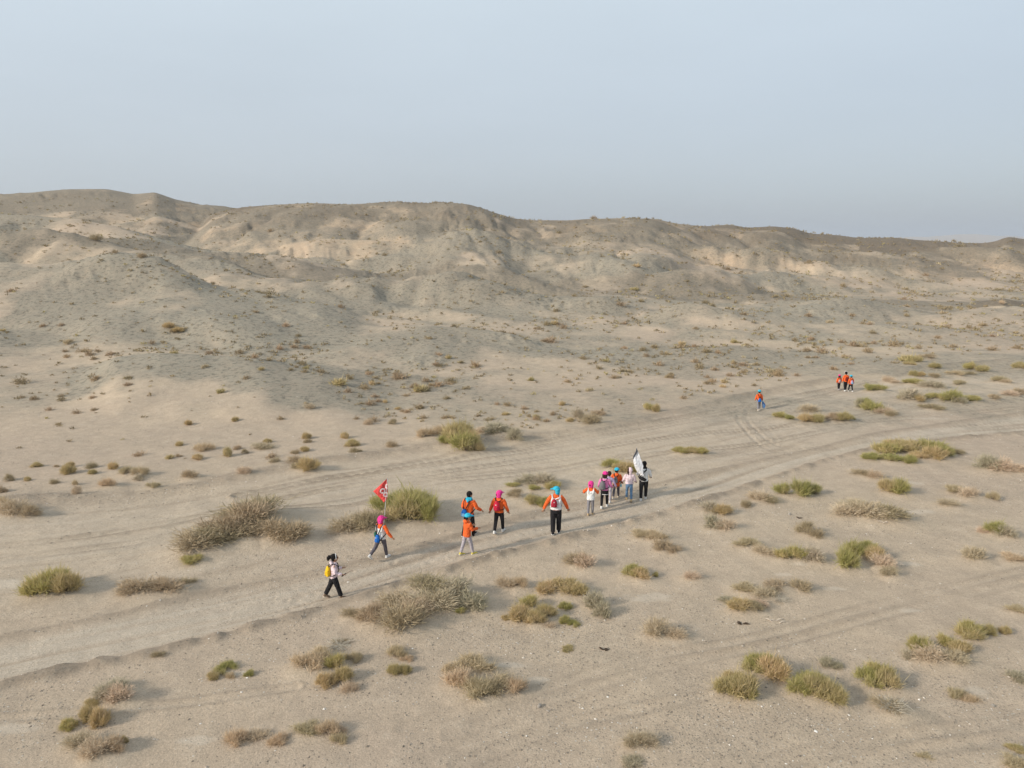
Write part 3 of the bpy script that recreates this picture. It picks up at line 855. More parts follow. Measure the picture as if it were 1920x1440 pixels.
# near side of the road, left and centre
shrub(ds, 'shrub', 'big bleached dry thicket by the road edge, right of the child with the yellow pack', [(660, 1158, 40, 24, D_), (700, 1172, 56, 40, D_), (755, 1184, 84, 60, D_), (745, 1140, 80, 40, PK), (800, 1118, 90, 40, D_), (850, 1128, 84, 46, GY), (885, 1146, 60, 40, GY), (815, 1150, 90, 44, PK), (780, 1160, 70, 40, PK)], mound=.22)
shrub(gs, 'shrub', 'tiny green tuft at the right foot of the big bleached thicket', [(865, 1160, 24, 14, G)], mound=0)
shrub(gs, 'shrub', 'ring of green and yellow clumps round a sandy mound, centre foreground', [(1025, 1112, 46, 24, O), (1062, 1112, 66, 28, O), (1085, 1118, 40, 24, O), (1115, 1140, 44, 36, GY), (1130, 1160, 38, 34, GY), (995, 1142, 44, 28, G), (975, 1165, 46, 34, O), (1002, 1172, 40, 30, O), (1022, 1160, 42, 28, O), (1060, 1142, 26, 18, G), (1058, 1170, 22, 18, G), (1076, 1175, 24, 15, G), (1028, 1178, 30, 12, PK), (948, 1164, 18, 12, O)], mound=.13)
shrub(st, 'tuft', 'small pale dry tuft between the bleached thicket and the ring of green clumps', [(946, 1098, 44, 22, PK), (970, 1102, 40, 22, ST)])
shrub(ds, 'shrub', 'spiky round dry shrub just above the ring of green clumps', [(1080, 1062, 46, 32, D_), (1098, 1065, 44, 28, PK)])
shrub(gs, 'shrub', 'round olive shrub right of the spiky dry shrub, near the road', [(1186, 1080, 42, 24, G), (1200, 1087, 36, 24, O)])
shrub(gs, 'shrub', 'tiny green sprig right beside the round olive shrub', [(1229, 1082, 13, 11, G)], mound=0)
shrub(st, 'tuft', 'flat straw-coloured tuft at the road edge, above the grey twiggy shrub', [(1200, 1008, 42, 16, ST), (1226, 1012, 48, 14, ST)])
shrub(ds, 'shrub', 'grey twiggy shrub close to the near road edge below the flat straw tuft', [(1242, 1034, 38, 28, D_), (1264, 1038, 34, 18, D_)])
shrub(ds, 'shrub', 'pinkish twiggy shrub with bleached lower branches, right of the ring of clumps', [(1232, 1196, 50, 38, PK), (1264, 1198, 44, 26, PK), (1245, 1200, 40, 22, TW)])
shrub(st, 'tuft', 'thin olive mat beside the dark debris in the centre foreground', [(1065, 1223, 28, 10, O)], mound=0)
shrub('dead_shrub', 'dead shrub', 'fallen bleached white branches above the straw and green shrub', [(636, 1222, 62, 22, TW), (640, 1208, 30, 14, D_)], mound=0)
shrub(gs, 'shrub', 'straw mound with a green crown and yellow skirt, left foreground', [(575, 1262, 70, 36, ST), (600, 1242, 60, 26, ST), (632, 1262, 44, 32, G), (645, 1285, 40, 34, O), (612, 1294, 40, 30, O), (655, 1302, 36, 26, PK), (662, 1246, 34, 22, ST)], mound=.14)
shrub(st, 'tuft', 'upright straw tuft, upper one of a pair right of the green-crowned mound', [(745, 1238, 42, 26, ST), (762, 1244, 26, 14, ST)])
shrub(gs, 'shrub', 'squat olive tuft, lower one of a pair right of the green-crowned mound', [(740, 1270, 32, 24, O), (760, 1268, 24, 20, O)])
shrub(st, 'tuft', 'wide pale straw mound alone in the centre foreground', [(862, 1290, 60, 40, ST), (890, 1268, 80, 26, ST), (895, 1312, 74, 40, ST), (930, 1300, 70, 36, D_), (965, 1308, 46, 30, ST), (850, 1272, 44, 22, ST)], mound=.18)
shrub(ds, 'shrub', 'grey-green dome shrub nearest the lower left corner, under the road', [(198, 1314, 50, 34, GY), (226, 1320, 56, 38, PK), (214, 1300, 56, 24, GY)])
shrub(gs, 'shrub', 'yellow-green clump just below the grey-green dome, lower left', [(166, 1352, 34, 32, O), (188, 1362, 40, 40, O), (172, 1328, 30, 16, O)])
shrub(gs, 'shrub', 'small green tuft to the left of the yellow-green clump, lower left', [(129, 1368, 34, 24, G)])
shrub(st, 'tuft', 'pinkish straw bush lowest in the left corner', [(150, 1404, 54, 34, PK), (185, 1424, 66, 44, PK), (215, 1418, 46, 34, ST), (232, 1394, 16, 34, O)])
shrub(gs, 'shrub', 'small bright green tuft with a straw skirt, left below the road', [(423, 1262, 42, 22, G), (434, 1272, 22, 14, ST)])
shrub(gs, 'shrub', 'tiny yellowish tuft left of the small bright green tuft', [(399, 1276, 24, 18, O)], mound=0)
shrub(gs, 'shrub', 'tiny green sprig right of the small bright green tuft', [(468, 1268, 22, 14, G)], mound=0)
shrub(ds, 'shrub', 'little dry clod of twigs growing on the near road bank', [(298, 1232, 26, 15, D_)], mound=0)
shrub(st, 'tuft', 'pale straw mat at the bottom edge, left of its neighbour mat', [(446, 1400, 50, 34, ST), (486, 1392, 46, 24, PK), (524, 1402, 42, 26, ST)])
shrub(st, 'tuft', 'pale straw mat at the bottom edge, right of its neighbour mat', [(578, 1378, 56, 24, ST), (612, 1390, 50, 32, ST), (634, 1402, 36, 24, ST), (640, 1378, 30, 18, PK)])
shrub(ds, 'shrub', 'reddish twiggy dome at the bottom edge right of centre', [(1190, 1402, 52, 36, PK), (1216, 1407, 46, 30, PK)])
shrub(gs, 'shrub', 'grey-olive tuft cut by the bottom edge under the reddish dome', [(1187, 1442, 46, 24, GY)])
# near side of the road, right half
shrub(gs, 'shrub', 'green cluster farthest left of the three big yellow-green bushes, lower right', [(1360, 1306, 52, 40, O), (1395, 1312, 60, 50, O), (1405, 1320, 30, 30, G), (1378, 1290, 52, 30, O)], mound=.17)
shrub(gs, 'shrub', 'bushy green dome standing behind the leftmost yellow-green bush, lower right', [(1415, 1262, 56, 36, G), (1448, 1278, 60, 50, O), (1432, 1256, 54, 30, G)], mound=.17)
shrub(gs, 'shrub', 'middle yellow-green bush with straw heart, lower right', [(1498, 1302, 52, 40, G), (1530, 1312, 60, 48, O), (1560, 1322, 50, 44, O), (1520, 1290, 60, 30, G)], mound=.17)
shrub(gs, 'shrub', 'upright yellow-green bush right of the middle one, above the grey twig heap', [(1628, 1288, 50, 42, G), (1662, 1294, 48, 46, O), (1645, 1272, 50, 30, G)], mound=.17)
shrub('dead_shrub', 'dead shrub', 'heap of bare grey twigs in front of the upright yellow-green bush', [(1672, 1340, 64, 36, TW), (1660, 1332, 56, 28, D_)])
shrub(gs, 'shrub', 'small olive dome between the middle bush and the straw wisp, lower right', [(1552, 1250, 34, 22, GY), (1570, 1253, 26, 16, GY)])
shrub(gs, 'shrub', 'long mixed thicket of green heads with pink straw in front, right side', [(1722, 1222, 44, 34, G), (1768, 1212, 34, 26, G), (1740, 1240, 62, 36, PK), (1785, 1246, 54, 28, PK), (1800, 1230, 44, 30, O), (1815, 1196, 52, 34, G), (1822, 1208, 40, 28, O), (1702, 1236, 32, 18, GY)], mound=.14)
shrub(gs, 'shrub', 'small yellow-green tuft at the right end of the long mixed thicket', [(1853, 1194, 28, 22, O)])
shrub(gs, 'shrub', 'last little orange-green tuft beyond the right end of the long mixed thicket', [(1883, 1190, 24, 18, O)])
shrub(st, 'tuft', 'straw wisp with pale stalks right of the grey twig heap', [(1790, 1306, 36, 22, ST), (1815, 1312, 38, 18, ST)])
shrub(gs, 'shrub', 'flat olive shrub at the right edge level with the upright bush', [(1905, 1277, 44, 22, GY)])
shrub(st, 'tuft', 'pale straw tuft at the right edge above the long mixed thicket', [(1905, 1148, 40, 16, ST)])
shrub(gs, 'shrub', 'olive tuft in the bottom right corner, upper of two', [(1904, 1412, 34, 18, O)])
shrub(st, 'tuft', 'pale straw tuft in the bottom right corner, lower of two', [(1900, 1440, 56, 22, ST)])
shrub(st, 'tuft', 'faint straw sprig alone near the bottom edge on the right', [(1733, 1422, 34, 12, ST)], mound=0)
shrub(ds, 'shrub', 'straw-headed dry scrub with a dark front, middle right below the green ridge bush', [(1395, 1110, 48, 20, ST), (1430, 1122, 50, 26, PK), (1455, 1108, 52, 18, D_), (1420, 1136, 40, 14, PK)])
shrub(ds, 'shrub', 'dark olive-brown low shrub in front of the straw-headed scrub', [(1362, 1132, 36, 14, GY), (1388, 1146, 50, 24, O), (1412, 1152, 34, 20, D_)])
shrub('dead_shrub', 'dead shrub', 'small wreck of grey twigs right of the straw-headed scrub', [(1462, 1134, 40, 14, TW)], mound=0)
shrub(ds, 'shrub', 'grey spiky ball shrub right of the straw-headed scrub', [(1500, 1110, 42, 27, D_)])
shrub(gs, 'shrub', 'ridge-shaped green bush pointing right towards the horseshoe bush', [(1468, 1052, 36, 24, G), (1492, 1052, 40, 30, G), (1522, 1054, 46, 30, GY)], mound=.18)
shrub(st, 'tuft', 'tan straw wing left of the ridge-shaped green bush', [(1400, 1030, 52, 18, ST), (1430, 1040, 46, 20, PK)])
shrub(gs, 'shrub', 'horseshoe bush, green on the left and top and tan on its right arm', [(1584, 1066, 46, 42, G), (1596, 1042, 46, 30, G), (1625, 1036, 40, 24, G), (1640, 1050, 40, 28, O), (1654, 1066, 44, 28, PK), (1664, 1080, 36, 24, PK)], mound=.2)
shrub(st, 'tuft', 'small peach-coloured tuft alone left of the straw-headed scrub', [(1293, 1086, 38, 18, PK)])
shrub(ds, 'shrub', 'olive-grey shrub, back one of a stacked pair beside the road', [(1330, 962, 44, 22, GY), (1354, 967, 42, 22, O)])
shrub(ds, 'shrub', 'whitish spiky shrub, front one of a stacked pair beside the road', [(1338, 992, 42, 26, GY), (1362, 996, 44, 22, PK)])
shrub(gs, 'shrub', 'green shrub with loose spiky heads at the road edge, right of the walkers', [(1468, 930, 36, 26, G), (1498, 932, 48, 36, G), (1526, 930, 34, 24, G)])
shrub(ds, 'shrub', 'tan dry shrub joined to the left of the loose-headed green shrub', [(1425, 940, 46, 24, PK), (1444, 944, 30, 18, D_)])
shrub(ds, 'shrub', 'little dark twiggy shrub at the left foot of the tan dry shrub', [(1400, 954, 24, 20, D_)])
shrub(gs, 'shrub', 'dense round olive-green shrub below the big green thicket', [(1662, 924, 34, 28, O), (1684, 927, 42, 32, G)])
shrub(ds, 'shrub', 'low tan shrub sloping up to the left of the dense round olive-green shrub', [(1614, 892, 36, 16, D_), (1636, 897, 32, 18, PK)])
shrub(gs, 'shrub', 'biggest green thicket, wide and low beside the road on the right', [(1632, 863, 36, 16, G), (1660, 856, 52, 28, G), (1670, 868, 40, 18, G), (1704, 870, 30, 18, G), (1700, 848, 60, 24, O), (1740, 848, 60, 26, G), (1750, 862, 44, 26, O), (1720, 862, 34, 16, O), (1768, 856, 34, 24, G), (1680, 842, 50, 18, O)], mound=.12)
shrub(ds, 'shrub', 'greyish dry shrub joined to the right end of the biggest green thicket', [(1774, 850, 30, 16, GY), (1790, 851, 28, 14, D_)])
shrub(ds, 'shrub', 'spreading dry grey-tan shrub at the right edge below the road', [(1850, 882, 48, 30, GY), (1876, 884, 50, 28, PK), (1902, 886, 44, 20, PK)])
shrub(ds, 'shrub', 'longest flat pinkish straw mat on the right plain', [(1585, 970, 60, 30, PK), (1625, 974, 70, 34, PK), (1665, 978, 64, 30, D_), (1600, 958, 60, 18, PK)], mound=.18)
shrub(ds, 'shrub', 'spiky grey-brown ball left under the longest pinkish mat', [(1512, 1004, 36, 26, D_), (1534, 1010, 34, 22, D_)])
shrub(st, 'tuft', 'two-part tan tuft right of the dense round olive-green shrub', [(1786, 922, 36, 16, ST), (1812, 931, 42, 24, PK)])
shrub(st, 'tuft', 'flat tan tuft directly below the two-part tan tuft', [(1772, 948, 44, 15, PK)])
shrub(st, 'tuft', 'small yellowish tuft right of the flat tan tuft', [(1860, 938, 24, 18, ST)])
shrub(gs, 'shrub', 'green-topped dome shrub near the right edge, middle height', [(1866, 1000, 40, 26, G), (1884, 1007, 40, 24, GY), (1842, 1000, 28, 14, PK)])
shrub(ds, 'shrub', 'pale spiky dome below the green-topped dome at the right', [(1822, 1050, 42, 30, PK), (1840, 1053, 30, 20, TW)])
shrub(st, 'tuft', 'low pale wisp at the right edge beside the pale spiky dome', [(1896, 1053, 46, 16, ST)])
# between the road and the broad track, right
shrub(gs, 'shrub', 'flat green shrub leading a row of three right of the lone walker', [(1462, 782, 26, 12, G), (1478, 786, 20, 10, G)])
shrub(gs, 'shrub', 'olive shrub in the middle of the row of three right of the lone walker', [(1512, 792, 34, 18, O), (1534, 793, 28, 18, O)])
shrub(ds, 'shrub', 'brown-topped shrub ending the row of three right of the lone walker', [(1562, 790, 30, 16, D_), (1580, 791, 36, 18, O), (1594, 790, 18, 10, G)])
shrub(ds, 'shrub', 'tan dome just behind the row of three right of the lone walker', [(1517, 773, 42, 18, PK)])
shrub(gs, 'shrub', 'lone flat green dome just right of the far trio', [(1630, 732, 28, 14, G), (1648, 733, 28, 13, G)])
shrub(gs, 'shrub', 'bright green clump with grey and tan flanks, between row and far dome', [(1611, 764, 24, 18, GY), (1622, 764, 26, 20, G), (1636, 772, 38, 22, G)])
shrub(ds, 'shrub', 'tan dome at the right foot of the bright green clump with grey flank', [(1656, 776, 36, 16, PK), (1672, 781, 26, 14, D_)])
shrub(gs, 'shrub', 'grey-crowned green shrub left in the long far thicket', [(1708, 752, 48, 24, GY), (1688, 748, 18, 8, G), (1724, 755, 24, 14, O)])
shrub(gs, 'shrub', 'spreading green shrub right in the long far thicket', [(1758, 750, 40, 14, G), (1782, 752, 44, 22, G), (1798, 756, 30, 14, GY), (1738, 748, 22, 10, G)])
shrub(gs, 'shrub', 'small green tail clump at the right end of the long far thicket', [(1822, 752, 34, 11, G)])
shrub(ds, 'shrub', 'low brown shrub in front of the long far thicket', [(1744, 766, 34, 12, D_), (1760, 769, 24, 10, D_)])
shrub(gs, 'shrub', 'long dark-green bar of a shrub behind the long far thicket', [(1706, 719, 30, 10, G), (1722, 721, 26, 11, G), (1742, 727, 36, 16, GY), (1760, 729, 26, 14, GY)])
shrub(st, 'tuft', 'straw tuft left of the long dark-green bar', [(1664, 716, 26, 12, PK), (1676, 719, 20, 8, PK)])
shrub(gs, 'shrub', 'tan-green dome above the long dark-green bar', [(1714, 705, 20, 11, O), (1726, 706, 18, 10, O)])
shrub(ds, 'shrub', 'brown dome right of the tan-green dome in the far scrub', [(1754, 708, 28, 11, D_)])
shrub(st, 'tuft', 'pale flat straw mat with a dark tail in the far scrub', [(1790, 704, 34, 10, ST), (1812, 702, 28, 8, D_)])
shrub(gs, 'shrub', 'little green-tan dome beside the far track bend', [(1752, 692, 24, 12, O)])
shrub(gs, 'shrub', 'biggest far green shrub with a tan right half, by the far track', [(1820, 694, 30, 16, G), (1842, 697, 28, 13, O)])
shrub(gs, 'shrub', 'green shrub cut by the right edge at the far track', [(1913, 692, 26, 14, O)])
shrub(gs, 'shrub', 'yellow-green tuft on the hill side of the far track', [(1706, 685, 22, 8, O)])
shrub(ds, 'shrub', 'two-part brownish shrub right above the yellow-green tuft on the hill side', [(1704, 674, 20, 8, O), (1720, 679, 24, 12, O)])
shrub(ds, 'shrub', 'flat brown mat right of the two-part brownish shrub', [(1743, 673, 32, 8, D_)])
shrub(st, 'tuft', 'peach straw tuft near the right edge in the far scrub', [(1870, 714, 32, 11, ST), (1886, 717, 20, 9, PK)])
shrub(ds, 'shrub', 'grey-brown dome right of the long far thicket', [(1862, 750, 24, 11, D_)])
shrub(ds, 'shrub', 'reddish tan shrub touching the right edge beyond the road', [(1892, 743, 36, 12, PK), (1914, 740, 28, 16, D_)])
shrub(st, 'tuft', 'straw and grey mat amid the far scrub', [(1800, 722, 30, 10, ST)])
# along the hill foot, left
shrub(ds, 'shrub', 'spreading olive-brown shrub on the gravel bank at the broad track', [(556, 872, 34, 20, D_), (578, 884, 44, 26, O), (560, 880, 30, 14, D_)])
shrub(ds, 'shrub', 'round tan shrub left of the spreading shrub on the gravel bank', [(517, 868, 24, 12, PK)])
shrub(ds, 'shrub', 'purplish spiky ball on the gravel bank, left', [(358, 896, 32, 20, D_)])
shrub(ds, 'shrub', 'bare reddish tuft standing in stones on the gravel bank', [(460, 892, 30, 18, PK)])
shrub(ds, 'shrub', 'round brown tuft directly behind the spreading shrub', [(553, 852, 18, 12, D_)])
shrub(ds, 'shrub', 'pale brown tuft beside the round brown tuft behind the spreading shrub', [(571, 847, 18, 11, O)])
shrub(st, 'tuft', 'wide yellow straw shrub on the hill foot, left', [(242, 890, 34, 16, ST), (262, 893, 32, 18, ST), (262, 902, 24, 12, GY)])
shrub(st, 'tuft', 'yellow straw tuft in front of the wide yellow straw shrub', [(204, 912, 32, 18, ST)])
shrub(st, 'tuft', 'low straw tuft on the gravel bank below the wide yellow straw shrub', [(286, 916, 28, 12, ST)])
shrub(ds, 'shrub', 'upright tan tuft at the left end of the gravel bank', [(146, 932, 18, 24, PK), (141, 912, 12, 12, ST)])
shrub(gs, 'shrub', 'yellowish green patch in the valley behind the near pale mound', [(322, 668, 26, 12, O), (340, 670, 26, 11, O)], mound=0)
shrub(ds, 'shrub', 'dark twiggy ball in the gully of the left hillside', [(278, 622, 22, 11, D_)], mound=0)
shrub(ds, 'shrub', 'biggest dry ball high in the left gully', [(196, 587, 24, 13, D_)], mound=0)
# tufts along the hill foot with nothing to tell them apart but where they stand
for i_, (x_, y_, w_, h_, k_) in enumerate([(68, 876, 18, 9, O), (107, 875, 10, 6, O), (133, 876, 13, 10, O), (172, 878, 18, 12, O), (174, 891, 16, 9, O), (212, 882, 20, 12, O), (16, 902, 18, 12, O), (51, 903, 14, 8, O), (103, 909, 18, 9, O), (128, 890, 26, 16, O), (336, 835, 16, 8, O), (335, 857, 12, 7, D_), (354, 800, 14, 9, O), (384, 846, 40, 14, ST), (370, 863, 20, 10, O), (426, 856, 18, 16, O), (445, 842, 14, 9, O), (458, 850, 14, 8, D_), (490, 843, 40, 12, PK), (502, 830, 16, 8, O), (575, 824, 16, 11, O), (578, 831, 14, 9, O), (442, 795, 12, 8, O), (2, 925, 20, 16, D_), (646, 824, 16, 11, O), (660, 838, 24, 13, O), (666, 852, 20, 12, D_), (735, 839, 22, 13, D_), (738, 796, 16, 9, D_), (580, 777, 20, 9, PK), (690, 798, 18, 11, PK)]):
    zn_ = ('by the left edge', 'left of the straw shrub', 'around the straw shrub', 'around the purplish ball', 'near the spreading shrub', 'right of the spreading shrub')[int(np.searchsorted([60, 160, 260, 400, 560], x_))]
    kn_ = {O: 'olive', D_: 'brown', ST: 'straw', PK: 'tan'}[k_]
    tl_ = 'little ' if w_ < 15 else ('wide ' if w_ > 21 else '')
    if k_ == O and i_ % 5 in (1, 3): k_, kn_ = D_, 'brown'
    shrub('dry_tuft', 'tuft', '%s%s tuft in the line along the left hill foot, %s' % (tl_, kn_, zn_), [(x_, y_, w_ * 1.1, h_ * 1.25, k_)], '%s%s tufts along the hill foot %s' % (tl_, kn_, zn_), mound=0)
build_ground()
place_shrubs()
# ------------------------------------------------------------------ small dry tufts dotted over the hills
MARKS = [(30, 'cut-off tan shrub'), (110, 'round yellow-green shrub'), (285, 'brown dome shrub'), (400, 'big brown thicket'), (500, 'right end of the thicket'), (620, 'yellow backpack child'),
         (720, 'red flag'), (800, 'tall bushy green shrub'), (880, 'bare-headed boy'), (950, 'red backpack child'), (1043, 'tall adult'), (1120, 'grey backpack girl'), (1200, 'white flag'),
         (1295, 'mid-track green shrub'), (1422, 'lone far child'), (1515, 'row of three shrubs'), (1585, 'far trio'), (1650, 'lone flat dome'), (1720, 'biggest green thicket'), (1800, 'long far thicket'), (1890, 'right edge shrubs')]


def hill_tufts():
    rs = np.random.RandomState(77)
    n = 110000
    u = rs.uniform(-.80, .80, n); Y = rs.uniform(32, 210, n)
    X = u * Y
    fy = np.interp(u, FU, FY)
    z, dark, och, hm = hills(X, Y)
    patch = fbm(X / 11, Y / 11, 91, 2)
    prob = sstep(0, 4, Y - fy) * (1 - .4 * dark) * (.15 + .85 * sstep(-.1, .5, patch)) * (1 - .6 * och)
    prob *= np.clip((42 / np.maximum(Y, 42)) ** .9, 0, 1) * .34
    prob *= Y / 210.
    # keep clear of the hand-set tufts at the hill foot
    prob *= sstep(-3, 8, Y - np.interp(u, [-1, -.2, -.1, .5], [42, 39, 36, 0]) + (u > .0) * 60) * .85 + .15
    keep = rs.rand(n) < prob * 4.6
    X, Y, u = X[keep], Y[keep], u[keep]
    z = ground(X, Y)
    s = np.exp(rs.normal(-1.62, .42, len(X))) * np.interp(u, [-.7, 0, .7], [1, 1.1, 1.3]) * (1 + .35 * sstep(60, 160, Y))
    # only those the picture can show: not behind a crest
    vis = np.ones(len(X), bool)
    for f in np.linspace(.25, .985, 60):
        g = hills(X * f, Y * f)[0]
        vis &= (CAM_H + (z + s * .7 - CAM_H) * f) > g - .05
    X, Y, z, s, u = X[vis], Y[vis], z[vis], s[vis], u[vis]
    order = np.argsort(-s / Y)
    lowmesh = {k: [foliage_mesh(k, 300 + 13 * i, .16, 2.4, .6) for i in range(4)] for k in ('dry', 'olive', 'pink', 'straw')}
    for k_, v in lowmesh.items():
        for m in v:
            m.name = 'dry_tuft'
            if k_ in ('dry', 'pink'): m.materials[0] = PM['tuft' if k_ == 'dry' else 'tan_tuft']
    rest = []
    for q, i in enumerate(order):
        kind = rs.choice(['dry', 'olive', 'pink', 'straw'], p=[.58, .10, .26, .06])
        me = lowmesh[kind][rs.randint(4)]
        if q < 265:
            o = link('dry_tuft', me)
            o.location = (X[i], Y[i], z[i] - .02)
            a = rs.uniform(.8, 1.3)
            o.scale = (s[i] * a, s[i], s[i] * rs.uniform(.85, 1.3))
            o.rotation_euler = (0, 0, rs.uniform(0, 6.28))
            look = {'dry': 'brown', 'olive': 'olive', 'pink': 'tan', 'straw': 'pale straw'}[kind]
            size = 'bushy' if s[i] > .33 else ('middling' if s[i] > .245 else 'small')
            pxx = 960 + FPX * X[i] / depth(X[i], Y[i], z[i])
            mark = MARKS[int(np.argmin([abs(pxx - m_[0]) for m_ in MARKS]))][1]
            zy = ('at the foot of', 'low on', 'part way up', 'high on', 'near the top of')[int(np.searchsorted([48, 58, 74, 100], Y[i]))]
            lab = '%s %s tuft %s the hillside above the %s' % (size, look, zy, mark)
            gr = '%s %s tufts %s the hillside above the %s' % (size, look, zy, mark)
            tag(o, lab, 'tuft', gr)
        else:
            rest.append((X[i], Y[i], z[i], s[i], kind))
    print('tufts', len(order), 'rest', len(rest))
    # the remaining, smaller specks
    V, F, T, M = [], [], [], []
    off = 0
    kinds = ['dry', 'olive', 'pink', 'straw']
    for x, y, zz, ss, kind in rest[:9000]:
        k = 14
        p = dome(rs, k, .1, .6) * [ss, ss, ss * .6]
        v, f, t = blades(rs, p, p / ss + rs.normal(size=(k, 3)) * .4 + [0, 0, .5], np.full(k, ss * .55), np.full(k, ss * .20), rs.normal(0, .3, k), rs.rand(k))
        V.append(v + [x, y, zz]); F.append(f + off); T.append(t); M.append(np.full(len(f), kinds.index(kind))); off += len(v)
    me = mesh_np('scrub_specks', np.concatenate(V), np.concatenate(F), False)
    fattr(me, 'tint', np.concatenate(T))
    for k in ('tuft', 'olive', 'tan_tuft', 'straw'): me.materials.append(PM[k])
    me.polygons.foreach_set('material_index', np.concatenate(M).astype(np.int32))
    tag(link('scrub_specks', me), 'countless tiny dry tufts speckling the far hillsides', 'scrub', kind='stuff')


hill_tufts()
# ------------------------------------------------------------------ people
def cloth_material(name, rgb, rough=.85, var=.12):
    m = bpy.data.materials.new(name)
    t, nn, ll = nt(m)
    out = nn.new('ShaderNodeOutputMaterial'); bs = nn.new('ShaderNodeBsdfPrincipled')
    bs.inputs['Roughness'].default_value = rough
    bs.inputs['Specular IOR Level'].default_value = .2
    ll.new(bs.outputs[0], out.inputs[0])
    tc_ = nn.new('ShaderNodeTexCoord')
    a = noise(t, tc_.outputs['Object'], 9.0, 3)
    col = mixc(t, rng(t, a, .3, .7), tuple(c * (1 - var) for c in rgb), tuple(min(1, c * (1 + var)) for c in rgb))
    ll.new(col, bs.inputs['Base Color'])
    b = nn.new('ShaderNodeBump'); b.inputs['Strength'].default_value = .9; b.inputs['Distance'].default_value = .07
    ll.new(noise(t, tc_.outputs['Object'], 14.0, 2), b.inputs['Height']); ll.new(b.outputs[0], bs.inputs['Normal'])
    return m


_cm = {}
COLS = {'orange': (.74, .125, .028), 'white': (.74, .74, .74), 'palepink': (.72, .58, .62), 'pink': (.74, .22, .46), 'hotpink': (.72, .045, .27),
        'cyan': (.035, .42, .60), 'black': (.016, .015, .017), 'hair': (.012, .010, .010), 'brownhair': (.035, .016, .012), 'grey': (.24, .23, .25),
        'darkgrey': (.11, .10, .115), 'lightgrey': (.40, .37, .41), 'jeans': (.13, .23, .37), 'red': (.50, .02, .05), 'crimson': (.36, .02, .04), 'blue': (.015, .13, .47),
        'yellow': (.78, .48, .02), 'tan': (.50, .36, .20), 'beige': (.50, .42, .33), 'shoewhite': (.70, .69, .67), 'limeyellow': (.60, .50, .12), 'packgrey': (.17, .165, .175),
        'green': (.02, .12, .09), 'lavender': (.36, .30, .45), 'brown': (.20, .14, .10), 'flagred': (.72, .085, .08), 'flagmark': (.74, .60, .60), 'flagwhite': (.80, .81, .85), 'flaggrey': (.10, .105, .12), 'pole': (.45, .45, .46), 'lips': (.35, .09, .08), 'skin': (.40, .225, .145), 'darkred': (.16, .015, .012), 'skyblue': (.20, .40, .62)}


def CM(k):
    if k not in _cm:
        _cm[k] = cloth_material('cloth_' + k if k not in ('skin', 'hair', 'brownhair', 'lips', 'pole') else k, COLS[k], .55 if k == 'skin' else .85, .05 if k in ('skin', 'white') else .12)
    return _cm[k]


class Solid:
    """closed lofted pieces, fused to one skin"""
    def __init__(self):
        self.v = []; self.f = []

    def loft(self, rings, n=12):
        base = len(self.v)
        for c, ax, ay in rings:
            for k in range(n):
                a = 2 * math.pi * k / n
                self.v.append(Vector(c) + Vector(ax) * math.cos(a) + Vector(ay) * math.sin(a))
        m = len(rings)
        for i in range(m - 1):
            for k in range(n):
                a = base + i * n + k; b = base + i * n + (k + 1) % n
                self.f.append((a, b, b + n, a + n))
        self.f.append(tuple(base + k for k in reversed(range(n))))
        self.f.append(tuple(base + (m - 1) * n + k for k in range(n)))
        return self

    def tube(self, pts, rad, n=10, flat=1.0, round_ends=True):
        pts = [Vector(p) for p in pts]
        if round_ends:
            d0 = (pts[0] - pts[1]).normalized(); d1 = (pts[-1] - pts[-2]).normalized()
            pts = [pts[0] + d0 * rad[0] * .75] + pts + [pts[-1] + d1 * rad[-1] * .75]
            rad = [rad[0] * .45] + list(rad) + [rad[-1] * .45]
        rings = []
        for i, p in enumerate(pts):
            d = (pts[min(i + 1, len(pts) - 1)] - pts[max(i - 1, 0)]).normalized()
            ref = Vector((0, 1, 0)) if abs(d.y) < .9 else Vector((1, 0, 0))
            x = d.cross(ref).normalized(); y = d.cross(x).normalized()
            rings.append((p, x * rad[i], y * rad[i] * flat))
        return self.loft(rings, n)

    def blob(self, c, rx, ry, rz, M=None, n=12, m=7):
        rings = []
        M = M or Matrix.Identity(3)
        c = Vector(c)
        for i in range(m):
            a = math.pi * (i + .35) / (m - .3)
            s = math.sin(a)
            rings.append((c + M @ Vector((0, 0, -math.cos(a) * rz)), M @ Vector((rx * s, 0, 0)), M @ Vector((0, ry * s, 0))))
        return self.loft(rings, n)

    def raw(self, name):
        me = bpy.data.meshes.new(name)
        me.from_pydata([tuple(v) for v in self.v], [], self.f)
        me.polygons.foreach_set('use_smooth', np.ones(len(me.polygons), bool))
        me.update()
        return me

    def fused(self, name, voxel, ratio=.35, smooth=3):
        me = self.raw(name)
        b = bmesh.new(); b.from_mesh(me)
        bmesh.ops.recalc_face_normals(b, faces=b.faces)
        b.to_mesh(me); b.free()
        ob = bpy.data.objects.new('work', me); C.objects.link(ob)
        r = ob.modifiers.new('r', 'REMESH'); r.mode = 'VOXEL'; r.voxel_size = voxel; r.use_smooth_shade = True
        if smooth:
            s = ob.modifiers.new('s', 'SMOOTH'); s.factor = .5; s.iterations = smooth
        if ratio < 1:
            d = ob.modifiers.new('d', 'DECIMATE'); d.ratio = ratio
        dg = bpy.context.evaluated_depsgraph_get()
        res = bpy.data.meshes.new_from_object(ob.evaluated_get(dg))
        res.name = name
        bpy.data.objects.remove(ob); bpy.data.meshes.remove(me)
        res.polygons.foreach_set('use_smooth', np.ones(len(res.polygons), bool))
        return res


def rotx(v, a):      # swing in the walking plane: positive brings a hanging limb forward
    c, s = math.cos(a), math.sin(a)
    return Vector((v[0], v[1] * c - v[2] * s, v[1] * s + v[2] * c))


